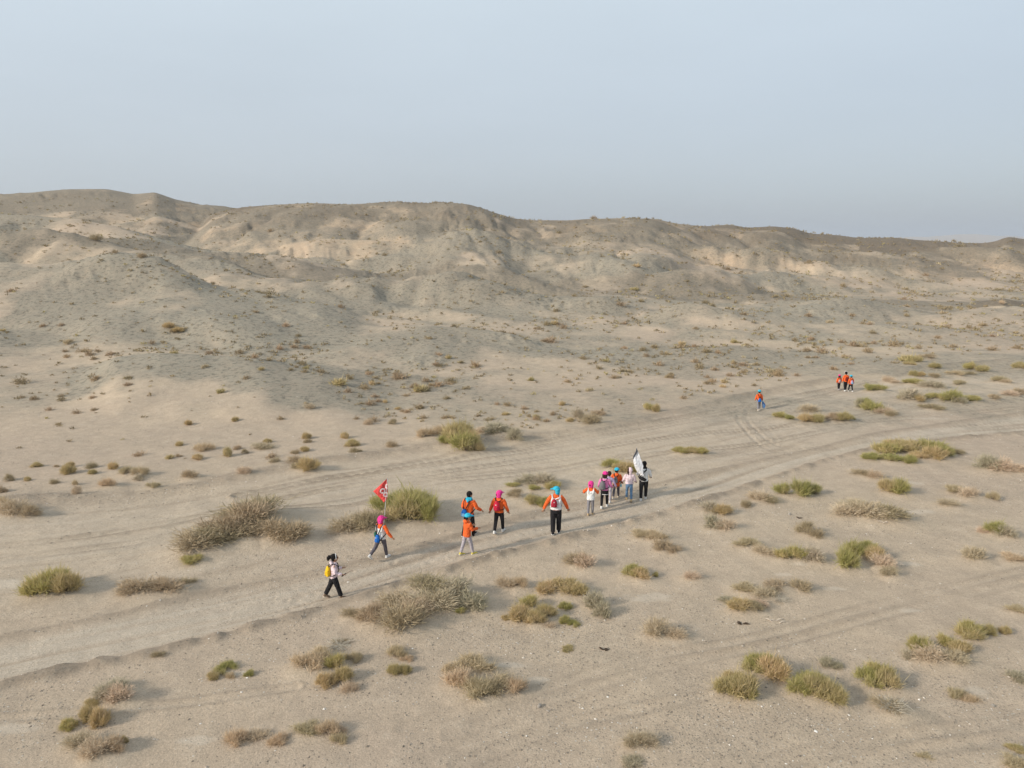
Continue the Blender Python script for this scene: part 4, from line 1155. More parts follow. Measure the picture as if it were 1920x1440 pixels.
def person(label, px, py_feet, py_top, yaw, legs, arms, top, trousers, shoes, head, lean=4, look=0, group=None, hat_h=.02, face_turn=None):
    """legs: ((thigh, knee, foot pitch) left, right) degrees; arms: ((swing, out, elbow, twist) left, right)"""
    gx, gy = at(px, py_feet)
    gz = float(ground([gx], [gy])[0])
    d = ray(px, py_top)
    H = (CAM_H + gy * d[2] / d[1] - gz - hat_h)
    far = gy > 40
    vox = .0105 if not far else .016
    R = math.radians
    kid = max(0, min(1, (1.65 - H) / .5))
    hs = 1 + .22 * kid                      # children have larger heads
    HR = .068 * H * hs
    # legs
    Lt, Ls, Lf = .245 * H, .235 * H, .145 * H
    hipx = .052 * H
    low = 0; legj = []
    for sgn, (a, k, p) in zip((-1, 1), legs):
        hip = Vector((sgn * hipx, 0, 0))
        kn = hip + rotx(Vector((sgn * .01 * H, 0, -Lt)), R(a))
        an = kn + rotx(Vector((0, 0, -Ls)), R(a - k))
        fdir = rotx(Vector((0, 1, 0)), R(p)); fup = rotx(Vector((0, 0, 1)), R(p))
        heel = an - fdir * .035 * H - fup * .042 * H
        toe = an + fdir * .11 * H - fup * .042 * H
        low = min(low, heel.z, toe.z)
        legj.append((hip, kn, an, fdir, fup, heel, toe))
    up = Vector((0, 0, -low))
    legj = [(a + up, b + up, c + up, f, u, h + up, t + up) for a, b, c, f, u, h, t in legj]
    pel = up.copy()
    T = lambda v: pel + rotx(Vector(v) * H, -R(lean))
    waist, chest, sh, nk = T((0, 0, .09)), T((0, .0, .20)), T((0, -.004, .285)), T((0, 0, .335))
    hc = T((0, .012, .335)) + Vector((0, 0, HR * 1.12))
    X = Vector((1, 0, 0)); Yv = rotx(Vector((0, 1, 0)), -R(lean))
    shx = .112 * H
    armj = []
    for sgn, (sw, ab, el, tw) in zip((-1, 1), arms):
        s = sh + X * sgn * shx
        u = Vector((sgn * math.sin(R(ab)), 0, -math.cos(R(ab)))); u = rotx(u, R(sw))
        e = s + u * .165 * H
        f = rotx(Vector((sgn * math.sin(R(ab - tw)), 0, -math.cos(R(ab - tw)))), R(sw + el))
        w = e + f * .15 * H
        armj.append((s, e, w, f))
    MH = Matrix.Rotation(-R(look), 3, 'Z')
    # ---- body: one continuous skin, head to foot
    b = Solid()
    b.loft([(pel - Vector((0, 0, .05 * H)), X * .06 * H, Yv * .05 * H), (pel, X * .082 * H, Yv * .06 * H), (waist, X * .068 * H, Yv * .05 * H), (chest, X * .085 * H, Yv * .06 * H), (sh - Vector((0, 0, .02 * H)), X * .092 * H, Yv * .052 * H), (sh + Vector((0, 0, .022 * H)), X * .05 * H, Yv * .035 * H)])
    b.tube([sh, nk, hc - Vector((0, 0, HR * .3))], [.034 * H, .030 * H, .032 * H])
    b.blob(hc + Vector((0, 0, HR * .18)), HR * .80, HR * .95, HR * .95, MH)
    b.blob(hc + MH @ Vector((0, HR * .16, -HR * .42)), HR * .56, HR * .62, HR * .68, MH)
    b.blob(hc + MH @ Vector((0, HR * .92, -HR * .10)), HR * .14, HR * .20, HR * .22, MH, 8, 5)
    for sgn in (-1, 1):
        b.blob(hc + MH @ Vector((sgn * HR * .82, -HR * .02, -HR * .06)), HR * .10, HR * .18, HR * .26, MH, 8, 5)
    for (s, e, w, f), sgn in zip(armj, (-1, 1)):
        b.tube([s, s.lerp(e, .5), e, e.lerp(w, .4), w], [.030 * H, .030 * H, .024 * H, .024 * H, .017 * H])
        # hand: palm, four unequal curled fingers and a thumb from the side of the palm
        side = f.cross(Vector((0, 1, 0)) if abs(f.y) < .8 else Vector((0, 0, 1))).normalized()
        nrm = side.cross(f).normalized()
        inw = -sgn * X
        if nrm.dot(inw) < 0: nrm = -nrm
        wide = f.cross(nrm).normalized()
        if wide.dot(Vector((0, 1, 0))) < 0: wide = -wide
        pk = w + f * .030 * H
        b.loft([(w, wide * .016 * H, nrm * .012 * H), (w + f * .02 * H, wide * .024 * H, nrm * .012 * H), (w + f * .052 * H, wide * .025 * H, nrm * .010 * H)], 8)
        for j, ln in enumerate((.036, .042, .040, .032)):
            o = w + f * .048 * H + wide * (.019 - .0125 * j) * H
            m1 = o + (f * .8 + nrm * .35) * ln * .55 * H
            b.tube([o, m1, m1 + (f * .45 + nrm * .8) * ln * .5 * H], [.0075 * H, .007 * H, .006 * H], 6)
        tb = w + f * .014 * H + wide * .022 * H
        b.tube([tb, tb + (f * .55 + wide * .6 + nrm * .3) * .026 * H, tb + (f * .85 + wide * .35 + nrm * .6) * .048 * H], [.0085 * H, .008 * H, .0065 * H], 6)
    for hip, kn, an, fd, fu, heel, toe in legj:
        b.tube([hip, hip.lerp(kn, .5), kn, kn.lerp(an, .35), an], [.052 * H, .046 * H, .034 * H, .034 * H, .022 * H])
        b.tube([an - fu * .02 * H - fd * .015 * H, an + fd * .05 * H - fu * .028 * H, an + fd * .09 * H - fu * .033 * H], [.022 * H, .020 * H, .013 * H])
    me = b.fused('person', vox, .42 if not far else .6)
    for k in ('skin', 'hair', 'lips'): me.materials.append(CM(k))
    cen = np.empty(len(me.polygons) * 3, np.float32); me.polygons.foreach_get('center', cen); cen = cen.reshape(-1, 3)
    q = (cen - np.array(hc)) @ np.array(MH)          # head space
    idx = np.zeros(len(cen), np.int32)
    front = q[:, 1] > HR * .45
    for sgn in (-1, 1):
        idx[front & (np.hypot((q[:, 0] - sgn * HR * .33) / 1.5, q[:, 2] - HR * .08) < HR * .11)] = 1
        idx[front & (np.abs(q[:, 0] - sgn * HR * .33) < HR * .22) & (np.abs(q[:, 2] - HR * .30) < HR * .06)] = 1
    idx[front & (np.abs(q[:, 0]) < HR * .25) & (np.abs(q[:, 2] + HR * .50) < HR * .09)] = 2
    me.polygons.foreach_set('material_index', idx)
    o = link('person', me)
    o.location = (gx, gy, gz - .004); o.rotation_euler = (0, 0, -R(yaw))
    tag(o, label, 'person', group)
    # ---- trousers
    tw, thin, col = trousers.get('w', 1.0), trousers.get('ankle', 1.0), trousers['col']
    s = Solid()
    s.loft([(pel - Vector((0, 0, .07 * H)), X * .075 * H * tw, Yv * .068 * H * tw), (pel - Vector((0, 0, .02 * H)), X * .094 * H * tw ** .5, Yv * .076 * H * tw ** .5), (pel + Vector((0, 0, .03 * H)), X * .090 * H, Yv * .070 * H), (T((0, 0, .085)), X * .078 * H, Yv * .062 * H)])
    for hip, kn, an, fd, fu, heel, toe in legj:
        hem = kn.lerp(an, trousers.get('len', .93))
        s.tube([hip, hip.lerp(kn, .5), kn, kn.lerp(hem, .5), hem], [max(.058, .062 * tw ** .5) * H, max(.052, .056 * tw) * H, max(.041, .045 * tw) * H, max(.040, .041 * tw * thin ** .5) * H, max(.031, .036 * tw * thin) * H], round_ends=False)
    link(trousers.get('name', 'trousers'), s.fused('trousers', vox * 1.25, .5), o, [CM(col)])
    if trousers.get('skirt'):
        s = Solid()
        s.loft([(pel - Vector((0, 0, .12 * H)), X * .112 * H, Yv * .095 * H), (pel - Vector((0, 0, .04 * H)), X * .105 * H, Yv * .085 * H), (T((0, 0, .06)), X * .088 * H, Yv * .07 * H)], 16)
        sk = link('skirt', s.raw('skirt'), o, [CM('black')])
        s = Solid()
        s.loft([(pel - Vector((0, 0, .132 * H)), X * .116 * H, Yv * .098 * H), (pel - Vector((0, 0, .117 * H)), X * .1145 * H, Yv * .097 * H)], 16)
        link('hem_trim', s.raw('hem_trim'), sk, [CM('white')])
    # ---- shoes
    for hip, kn, an, fd, fu, heel, toe in legj:
        s = Solid()
        bt = shoes.get('boot', 0)
        s.tube([an + (kn - an).normalized() * (.02 + .05 * bt) * H, an - fd * .006 * H - fu * .012 * H], [.030 * H, .030 * H])
        s.loft([(heel - fd * .006 * H + fu * .016 * H, X * .012 * H, fu * .014 * H), (heel + fd * .012 * H + fu * .022 * H, X * .028 * H, fu * .022 * H), (heel.lerp(toe, .5) + fu * .024 * H, X * .031 * H, fu * .024 * H), (heel.lerp(toe, .82) + fu * .018 * H, X * .034 * H, fu * .018 * H), (toe + fd * .012 * H + fu * .012 * H, X * .020 * H, fu * .011 * H)])
        sh_ = link('shoe', s.fused('shoe', vox, .5, 2), o, [CM(shoes['col'])])
        s = Solid()
        s.loft([(heel - fd * .008 * H, X * .018 * H, fu * .008 * H), (heel + fd * .015 * H, X * .031 * H, fu * .009 * H), (heel.lerp(toe, .8), X * .036 * H, fu * .009 * H), (toe + fd * .014 * H + fu * .004 * H, X * .020 * H, fu * .008 * H)])
        link('sole', s.raw('sole'), sh_, [CM(shoes.get('sole', 'shoewhite'))])
    # ---- upper clothes
    for g in top:
        s = Solid()
        pf, hem = g.get('puff', 1.0), g.get('hem', -.02)
        k = g['kind']
        if k in ('jacket', 'vest'):
            e = 1.0 if k == 'jacket' else 1.14
            rings = [(T((0, 0, hem)), X * .105 * H * pf * e * g.get('flare', 1), Yv * .083 * H * pf * e * g.get('flare', 1)), (T((0, 0, .10)), X * .096 * H * pf * e, Yv * .074 * H * pf * e), (T((0, 0, .20)), X * .108 * H * pf * e, Yv * .080 * H * pf * e)]
            if k == 'jacket':
                rings += [(T((0, 0, .275)), X * .112 * H * pf ** .5, Yv * .066 * H * pf ** .5), (T((0, 0, .312)), X * .070 * H, Yv * .050 * H), (T((0, .004, .342)), X * .044 * H, Yv * .042 * H)]
            else:
                rings += [(T((0, 0, .225)), X * .100 * H * e, Yv * .068 * H * e)]
            s.loft(rings, 16)
            if k == 'jacket':
                ln = g.get('sleeve', .95)
                for sj, ej, wj, fj in armj:
                    pts = [sj - (sj - sh) * .25, sj.lerp(ej, .5), ej, ej.lerp(wj, ln * .6), ej.lerp(wj, ln)]
                    s.tube(pts, [.050 * H * pf, .044 * H * pf, .039 * H * pf, .036 * H * pf, .030 * H * pf], round_ends=False)
                if g.get('hood'):
                    s.blob(T((0, -.062, .318)), .075 * H, .045 * H, .05 * H)
            else:   # broad white shoulder straps leaving a V at the back of the neck
                for sgn in (-1, 1):
                    s.tube([T((sgn * .060, -.078, .17)), T((sgn * .076, -.070, .25)), T((sgn * .080, -.02, .312)), T((sgn * .074, .06, .27)), T((sgn * .06, .084, .17))], [.034 * H, .028 * H, .024 * H, .026 * H, .034 * H], flat=.55)
        ob = link(g.get('name', k), s.fused(k, vox * 1.2, .5, 2), o, [CM(g['col'])])
        if g.get('collar'):
            s = Solid(); s.loft([(T((0, 0, .305)), X * .070 * H, Yv * .058 * H), (T((0, 0, .335)), X * .055 * H, Yv * .05 * H), (T((0, .005, .358)), X * .050 * H, Yv * .046 * H)], 14)
            link('collar', s.raw('collar'), o, [CM(g['collar'])])
    # ---- hair and headgear
    hk = head.get('hair', 'short'); hcol = head.get('haircol', 'hair')
    L = lambda x, y, z: hc + MH @ Vector((x * HR, y * HR, z * HR))
    s = Solid()
    s.blob(L(0, -.12, .28), HR * .90, HR * .98, HR * .93, MH)
    s.blob(L(0, -.42, -.10), HR * .78, HR * .58, HR * .75, MH)
    if hk == 'ponytail':
        s.tube([L(0, -.85, .75), L(0, -1.35, .70), L(0, -1.75, .2), L(0, -1.85, -.45)], [HR * .35, HR * .55, HR * .55, HR * .2])
        s.blob(L(0, -.3, .45), HR * 1.0, HR * .95, HR * .9, MH)
    elif hk == 'bun':
        s.blob(L(-.2, -.95, -.15), HR * .42, HR * .35, HR * .42, MH)
    elif hk == 'bob':
        s.tube([L(0, -.35, .2), L(0, -.45, -.5), L(0, -.5, -1.05)], [HR * .95, HR * 1.0, HR * .88], flat=.6)
    elif hk == 'long':
        s.tube([L(-.30, -.55, .3), L(-.45, -.72, -.6), L(-.42, -.70, -1.6)], [HR * .5, HR * .5, HR * .32], flat=.7)
    link('hair', s.fused('hair', vox, .45, 1), o, [CM(hcol)])
    if head.get('band'):
        s = Solid()
        s.tube([L(math.sin(a) * 1.0, .28, .22 + math.cos(a) * 1.05) for a in np.linspace(-1.75, 1.75, 13)], [HR * .10] * 13, 6)
        link('headband', s.raw('headband'), o, [CM(head['band'])])
    if head.get('cap'):
        cc = head['cap']
        s = Solid()
        s.blob(L(0, -.06, .48), HR * 1.02, HR * 1.12, HR * .78, MH)
        s.loft([(L(0, -.06, .30), MH @ X * HR * 1.04, MH @ Vector((0, HR * 1.14, 0))), (L(0, -.06, .46), MH @ X * HR * 1.05, MH @ Vector((0, HR * 1.15, 0)))], 16)
        cp = link('cap', s.fused('cap', vox, .5, 1), o, [CM(cc)])
        s = Solid()
        s.loft([(L(0, .75, .40), MH @ X * HR * .85, MH @ Vector((0, 0, HR * .07))), (L(0, 1.2, .36), MH @ X * HR * .80, MH @ Vector((0, 0, HR * .07))), (L(0, 1.65, .24), MH @ X * HR * .62, MH @ Vector((0, 0, HR * .06))), (L(0, 1.88, .16), MH @ X * HR * .30, MH @ Vector((0, 0, HR * .05)))], 10)
        link('brim', s.raw('brim'), cp, [CM(cc)])
        if head.get('flap'):
            s = Solid()
            rings = []
            for z, rx, ry, y in ((.45, 1.06, .86, -.30), (.0, 1.06, .84, -.38), (-.6, .98, .74, -.44), (-1.15, .82, .62, -.46)):
                rings.append((L(0, y, z), MH @ X * HR * rx, MH @ Vector((0, HR * ry, 0))))
            s.loft(rings, 16)
            link('neck_flap', s.fused('neck_flap', vox, .5, 1), cp, [CM(cc)])
    if head.get('hood'):
        s = Solid()
        s.blob(L(.22, -.10, .22), HR * .95, HR * 1.10, HR * 1.12, MH)
        s.tube([L(.15, -.3, -.5), L(.05, -.35, -1.1)], [HR * .85, HR * .9], flat=.75)
        link('hood', s.fused('hood', vox, .5, 1), o, [CM(head['hood'])])
    if head.get('scarf'):
        s = Solid(); s.loft([(T((0, -.012, .300)), X * .085 * H, Yv * .07 * H), (T((0, -.01, .332)), X * .072 * H, Yv * .066 * H), (T((0, 0, .362)), X * .052 * H, Yv * .05 * H)], 14)
        s.tube([T((0, -.07, .32)), T((0, -.085, .27))], [.045 * H, .02 * H], flat=.5)
        link('neck_scarf', s.raw('neck_scarf'), o, [CM(head['scarf'])])
    J = dict(o=o, H=H, T=T, X=X, Y=Yv, arm=armj, pel=pel, HR=HR, M=Matrix.Translation(o.location) @ Matrix.Rotation(-R(yaw), 4, 'Z'), gy=gy, vox=vox)
    return J


def carried(J, name, label, cat, base, group=None):
    """a top-level thing carried by a person; base in the person's own space. Returns its Empty and the shift for its parts"""
    e = bpy.data.objects.new(name, None); C.objects.link(e)
    e.empty_display_size = .1
    e.location = J['M'] @ Vector(base)
    e.rotation_euler = J['o'].rotation_euler
    tag(e, label, cat, group)
    return e, Vector(base)


def shifted(S_, sh):
    S_.v = [v - sh for v in S_.v]
    return S_


def backpack(J, label, col, off=(0, 0), size=(1, 1), z=.06, pocket=None, strap='black', mark=None, slouch=0, group=None, straps=True):
    H, T, X, Y = J['H'], J['T'], J['X'], J['Y']
    w, h = .078 * H * size[0], .215 * H * size[1]
    dp = .055 * H * size[0]
    y0 = -.082 - .045 * size[0]
    c = lambda zf: T((off[0], y0 - slouch * (1 - zf), z)) + (T((0, 0, 1)) - T((0, 0, 0))).normalized() * h * zf
    e, sh = carried(J, 'backpack', label, 'backpack', c(0), group)
    s = Solid()
    s.loft([(c(0.0), X * w * .72, Y * dp * .62), (c(.06), X * w * .97, Y * dp * .95), (c(.35), X * w * 1.02, Y * dp * 1.06), (c(.65), X * w * .88, Y * dp * .92), (c(.88), X * w * .58, Y * dp * .66), (c(1.0), X * w * .28, Y * dp * .34)], 14)
    bag = link('bag', shifted(s, sh).fused('bag', J['vox'] * .9, .5, 1), e, [CM(col)])
    s = Solid()
    pc = lambda zf: c(zf) - Y * dp * .86
    s.loft([(pc(.08), X * w * .58, Y * dp * .26), (pc(.16), X * w * .70, Y * dp * .34), (pc(.42), X * w * .62, Y * dp * .32), (pc(.50), X * w * .48, Y * dp * .16)], 12)
    link('front_pocket', shifted(s, sh).raw('front_pocket'), e, [CM(pocket or col)])
    if mark:
        s = Solid(); p = c(.62) - Y * dp * 1.0
        s.blob(p, w * .20, dp * .12, h * .055, None, 8, 5)
        link('badge', shifted(s, sh).raw('badge'), e, [CM(mark)])
    s = Solid()
    s.tube([c(.98) + X * w * .15, c(1.06), c(.98) - X * w * .15], [.006 * H] * 3, 6)
    link('grab_loop', shifted(s, sh).raw('grab_loop'), e, [CM(strap)])
    if straps:
        for sgn in (-1, 1):
            s = Solid()
            s.tube([c(.93) + X * sgn * w * .25, T((sgn * .070 + off[0] * .3, -.088, .275)), T((sgn * .076 + off[0] * .2, -.02, .325)), T((sgn * .078, .072, .27)), T((sgn * .088, .098, .18)), T((sgn * .118, .055, .10)), T((sgn * .115, -.03, .06)), c(.10) + X * sgn * w * .8], [.011 * H] * 8, 6, round_ends=False)
            link('strap', shifted(s, sh).raw('strap'), e, [CM(strap)])
    return e


def plane_pt(px, py, Y):
    d = ray(px, py)
    return Vector((d[0] * Y / d[1], Y, CAM_H + d[2] * Y / d[1]))


WALK_R = ((-24, 14, -30), (24, 6, 4))      # left leg behind, right leg ahead
WALK_L = ((24, 6, 4), (-24, 14, -30))
SHORT_R = ((-14, 12, -20), (13, 5, 0)); SHORT_L = ((13, 5, 0), (-14, 12, -20))
STAND = ((-3, 2, 0), (4, 3, 0))
HANG = ((-8, 9, 12, 0), (10, 9, 14, 0))

# the walkers, from the near end of the line to the far end
A = person('child with black ponytail and yellow backpack in a pale pink hoodie', 628, 1116, 1041, 74, ((-22, 6, -18), (17, 2, 2)), ((8, 6, 80, 8), (4, 6, 70, 8)),
           [dict(kind='jacket', col='palepink', name='hoodie', hood=1, hem=-.03, puff=1.02)], dict(col='black', w=1.18, ankle=1.2, len=.9), dict(col='brown', sole='beige'), dict(hair='ponytail', band='white'), look=-4, hat_h=.0)
backpack(A, 'bright yellow backpack on the child with the black ponytail', 'yellow', size=(1.05, 1.08), z=.02, mark='tan')
B = person('child in pink sun cap, white vest and grey trousers walking under the red flag', 716, 1048, 968, 32, ((-30, 26, -48), (14, 4, 0)), ((22, 14, 35, 8), (2, 30, 22, 0)),
           [dict(kind='jacket', col='orange'), dict(kind='vest', col='white', hem=-.03)], dict(col='darkgrey', w=1.0), dict(col='shoewhite'), dict(hair='short', cap='hotpink', flap=1), look=18)
backpack(B, 'bright blue backpack hanging low over the white vest under the red flag', 'blue', size=(.84, .84), z=-.085, mark='white', slouch=.01)
Cc = person('bare-headed boy in orange jacket with a cyan scarf and blue pack', 880, 1005, 923, 28, SHORT_R, ((-4, 16, 50, 10), (8, 24, 48, 10)),
            [dict(kind='jacket', col='orange', puff=1.08, hem=-.04)], dict(col='black'), dict(col='black', sole='shoewhite'), dict(hair='short', scarf='cyan'), look=26, hat_h=0)
backpack(Cc, 'blue two-pouch backpack slung low on the bare-headed boy', 'blue', off=(-.045, 0), size=(.95, .78), z=-.055, pocket='skyblue', slouch=.01)
Dd = person('child in cyan cap and hooded orange jacket with pale grey trousers', 876, 1037, 963, 58, ((-15, 4, -6), (17, 6, 4)), ((18, 6, 70, 8), (22, 6, 72, 8)),
            [dict(kind='jacket', col='orange', hood=1, hem=-.045, puff=1.1)], dict(col='lightgrey', w=.95), dict(col='limeyellow', sole='shoewhite'), dict(hair='short', cap='cyan'), look=14)
E = person('child in pink sun cap and orange jacket carrying a red backpack', 936, 997, 921, 18, SHORT_R, ((-12, 20, 12, 0), (4, 16, 16, 0)),
           [dict(kind='jacket', col='orange', puff=1.08)], dict(col='black', w=1.02), dict(col='shoewhite'), dict(hair='bun', cap='hotpink', flap=1), look=32)
backpack(E, 'red backpack on the child in pink cap and orange jacket', 'red', off=(-.02, 0), size=(1.0, 1.1), z=.045, mark='white')
F = person('tall adult, cyan cap turned left, white vest over orange sleeves', 1042, 999, 914, 2, ((-8, 6, -12), (7, 3, 0)), ((-6, 30, 8, 6), (2, 28, 10, 6)),
           [dict(kind='jacket', col='orange', hem=.0), dict(kind='vest', col='white', hem=.01)], dict(col='black', w=1.15, ankle=1.15), dict(col='black', sole='shoewhite'), dict(hair='short', cap='cyan', flap=1), look=-72)
backpack(F, 'small dark red backpack worn to the left by the tall adult', 'crimson', off=(-.045, 0), size=(.82, .82), z=.085, mark='white', strap='white')
Gg = person('small child in pink cap and white vest with grey leggings, left of the grey backpack', 1107, 961, 904, 8, ((-6, 4, -6), (6, 3, 0)), ((12, 34, 80, 30), (12, 34, 80, 30)),
            [dict(kind='jacket', col='orange', puff=.98), dict(kind='vest', col='white', hem=-.05)], dict(col='grey', w=.78, name='leggings'), dict(col='tan', sole='beige'), dict(hair='bun', haircol='brownhair', cap='hotpink', flap=1), look=6)
Hh = person('girl in pink cap and pink jacket with dark bobbed hair and black skirt, grey pack', 1133, 948, 885, 14, ((-15, 4, -10), (13, 3, 2)), ((6, 14, 40, 0), (6, 14, 45, 0)),
            [dict(kind='jacket', col='pink', collar='white')], dict(col='black', w=.80, name='leggings', skirt=1), dict(col='shoewhite'), dict(hair='bob', haircol='brownhair', cap='hotpink'), look=8)
backpack(Hh, 'grey backpack hanging to the left on the girl in the pink jacket', 'packgrey', off=(-.055, 0), size=(1.12, 1.15), z=.02)
P = person('child in lavender clothes half hidden in front of the girl in the pink jacket', 1141, 937, 886, 16, SHORT_L, ((10, 24, 30, 0), (0, 22, 16, 0)),
           [dict(kind='jacket', col='lavender')], dict(col='lightgrey', w=.85), dict(col='shoewhite'), dict(hair='short', haircol='brownhair'), hat_h=0)
I = person('child in cyan cap and long orange jacket wearing a grey backpack, middle of the cluster', 1155, 931, 878, 16, ((-22, 18, -32), (12, 4, 0)), ((-8, 22, 26, 0), (6, 12, 24, 0)),
           [dict(kind='jacket', col='orange', puff=1.16, hem=-.09)], dict(col='darkgrey', w=1.0), dict(col='beige'), dict(hair='short', cap='cyan'), look=26)
backpack(I, 'grey backpack on the long orange jacket of the child in cyan cap', 'packgrey', off=(-.02, 0), size=(.95, .98), z=.035, pocket='grey')
Jj = person('girl in blue jeans and loose pale pink top with hood, beside the flag carrier', 1179, 935, 879, 6, SHORT_L, ((6, 18, 40, 0), (6, 18, 40, 0)),
            [dict(kind='jacket', col='palepink', name='loose_top', puff=1.15, flare=1.15, hem=.02, sleeve=.8)], dict(col='jeans', w=.9, name='jeans'), dict(col='tan', sole='tan', boot=1), dict(hair='long', haircol='brownhair', hood='palepink'), look=4, hat_h=.01)
K = person('adult in white jacket and black trousers carrying the white flag, head of the near group', 1206, 934, 866, 8, ((-8, 3, -4), (14, 8, 2)), ((16, 14, 60, 10), (8, 16, 50, 8)),
           [dict(kind='jacket', col='white', collar='black')], dict(col='black', w=1.05), dict(col='shoewhite'), dict(hair='short'), look=10, hat_h=0)
Ll = person('lone child far along the track in cyan cap and orange jacket, blue pack', 1422, 768, 732, 4, SHORT_R, ((4, 10, 20, 0), (4, 14, 20, 0)),
            [dict(kind='jacket', col='orange')], dict(col='grey', w=.9), dict(col='beige'), dict(hair='short', cap='cyan'))
backpack(Ll, 'dark blue backpack hanging low on the lone far child', 'blue', size=(1.0, .85), z=-.07, straps=True)
Mm = person('left child of the far trio, pink cap and orange jacket', 1572, 731, 703, 8, SHORT_R, HANG, [dict(kind='jacket', col='orange', hem=-.05)], dict(col='black', w=1.0), dict(col='lightgrey'), dict(hair='bob', haircol='brownhair', cap='hotpink'))
backpack(Mm, 'grey backpack on the left child of the far trio', 'lightgrey', size=(.95, .95), z=.0, pocket='grey')
Nn = person('tallest of the far trio, bare black hair and orange jacket', 1584, 733, 698, 6, SHORT_R, HANG, [dict(kind='jacket', col='orange')], dict(col='black', w=1.0), dict(col='shoewhite'), dict(hair='short', band='white'), hat_h=0)
backpack(Nn, 'dark maroon backpack on the tallest of the far trio', 'darkred', size=(.85, .95), z=.04, strap='orange')
Oo = person('right child of the far trio, cyan cap and orange jacket', 1594, 734, 704, -4, SHORT_L, ((-6, 14, 10, 0), (6, 20, 14, 0)), [dict(kind='jacket', col='orange', puff=1.1, hem=-.06)], dict(col='black', w=1.05), dict(col='shoewhite'), dict(hair='short', cap='cyan'))
backpack(Oo, 'lavender blue backpack on the right child of the far trio', 'lavender', size=(1.1, 1.1), z=-.03, pocket='skyblue')

# ---- things in hands and at hips
def pole_mesh(a, b, r):
    s = Solid(); s.tube([a, a.lerp(b, .5), b], [r, r, r * .8], 8, round_ends=False)
    return s.raw('pole')


# red flag on a thin pole held in front of the child in the pink cap
YB = B['gy'] + .42
e = bpy.data.objects.new('red_flag', None); C.objects.link(e)
hand = B['M'] @ (B['arm'][0][2] + B['arm'][0][3] * .06)
top_ = plane_pt(726.4, 896.5, YB); bot_ = plane_pt(718.5, 1000, YB)
e.location = bot_
tag(e, 'red flag with white ring emblem flying left from a thin pole', 'flag')
link('pole', pole_mesh(Vector((0, 0, 0)), top_ - bot_, .012), e, [CM('pole')])


def wave(u, v, k=1.0):
    return .05 * k * u * math.sin(u * 5 + v * 4) + .04 * k * u * math.cos(v * 7)


def cloth_grid(right, left, Y, bot, nu=12, nv=16, thick=.006, k=1.0):
    """cloth between two picture curves, hung in the world at distance Y with its own folds"""
    rp = np.linspace(0, 1, len(right)); V = []; F = []
    for side in (0, 1):
        for j in range(nv + 1):
            v = j / nv
            r = [np.interp(v, rp, [p[c] for p in right]) for c in (0, 1)]
            l = [np.interp(v, np.linspace(0, 1, len(left)), [p[c] for p in left]) for c in (0, 1)]
            for i in range(nu + 1):
                u = i / nu
                p = plane_pt(r[0] + (l[0] - r[0]) * u, r[1] + (l[1] - r[1]) * u, Y)
                p.y += wave(u, v, k) + side * thick
                V.append(p - bot)
    n = nu + 1; m = n * (nv + 1)
    for j in range(nv):
        for i in range(nu):
            a = j * n + i
            F.append((a, a + 1, a + n + 1, a + n)); F.append((m + a, m + a + n, m + a + n + 1, m + a + 1))
    for i in range(nu):
        F.append((i, m + i, m + i + 1, i + 1)); a = nv * n + i; F.append((a, a + 1, m + a + 1, m + a))
    for j in range(nv):
        a = j * n; F.append((a, a + n, m + a + n, m + a)); a = j * n + nu; F.append((a, m + a, m + a + n, a + n))
    me = bpy.data.meshes.new('cloth'); me.from_pydata([tuple(v) for v in V], [], F)
    me.polygons.foreach_set('use_smooth', np.ones(len(F), bool)); me.update()
    return me


cl = link('cloth', cloth_grid([(726.4, 896.8), (726.9, 912), (727.0, 926), (725.6, 936), (719.5, 942.5)], [(724.5, 898.5), (712, 910), (699.8, 921), (708.5, 932), (718, 942.2)], YB, bot_), e, [CM('flagred')])


def emblem(cx, cy, ro, ri, a0=0, a1=2 * math.pi, clip=727):
    n = 28; V = []; F = []
    for side in (0, 1):
        for k in range(n + 1):
            a = a0 + (a1 - a0) * k / n
            for r in (ri, ro):
                x = min(cx + math.cos(a) * r, clip - .3); y = cy + math.sin(a) * r
                p = plane_pt(x, y, YB)
                u = max(0, min(1, (727 - x) / 20)); v = (y - 897) / 46
                p.y += wave(u, v) - .012 - side * .004
                V.append(p - bot_)
    m = 2 * (n + 1)
    for k in range(n):
        a = 2 * k
        F += [(m + a, m + a + 1, m + a + 3, m + a + 2), (a, a + 2, a + 3, a + 1), (a + 1, a + 3, m + a + 3, m + a + 1), (a, m + a, m + a + 2, a + 2)]
    me = bpy.data.meshes.new('emblem'); me.from_pydata([tuple(v) for v in V], [], F); me.update()
    return me


for q in ((717.9, 919.6, 5.1, 2.5), (723.3, 927.0, 4.8, 2.4)):
    link('emblem_ring', emblem(*q), cl, [CM('flagmark')])
link('emblem_arc', emblem(727.2, 911.8, 5.2, 2.4, math.radians(100), math.radians(262)), cl, [CM('flagmark')])

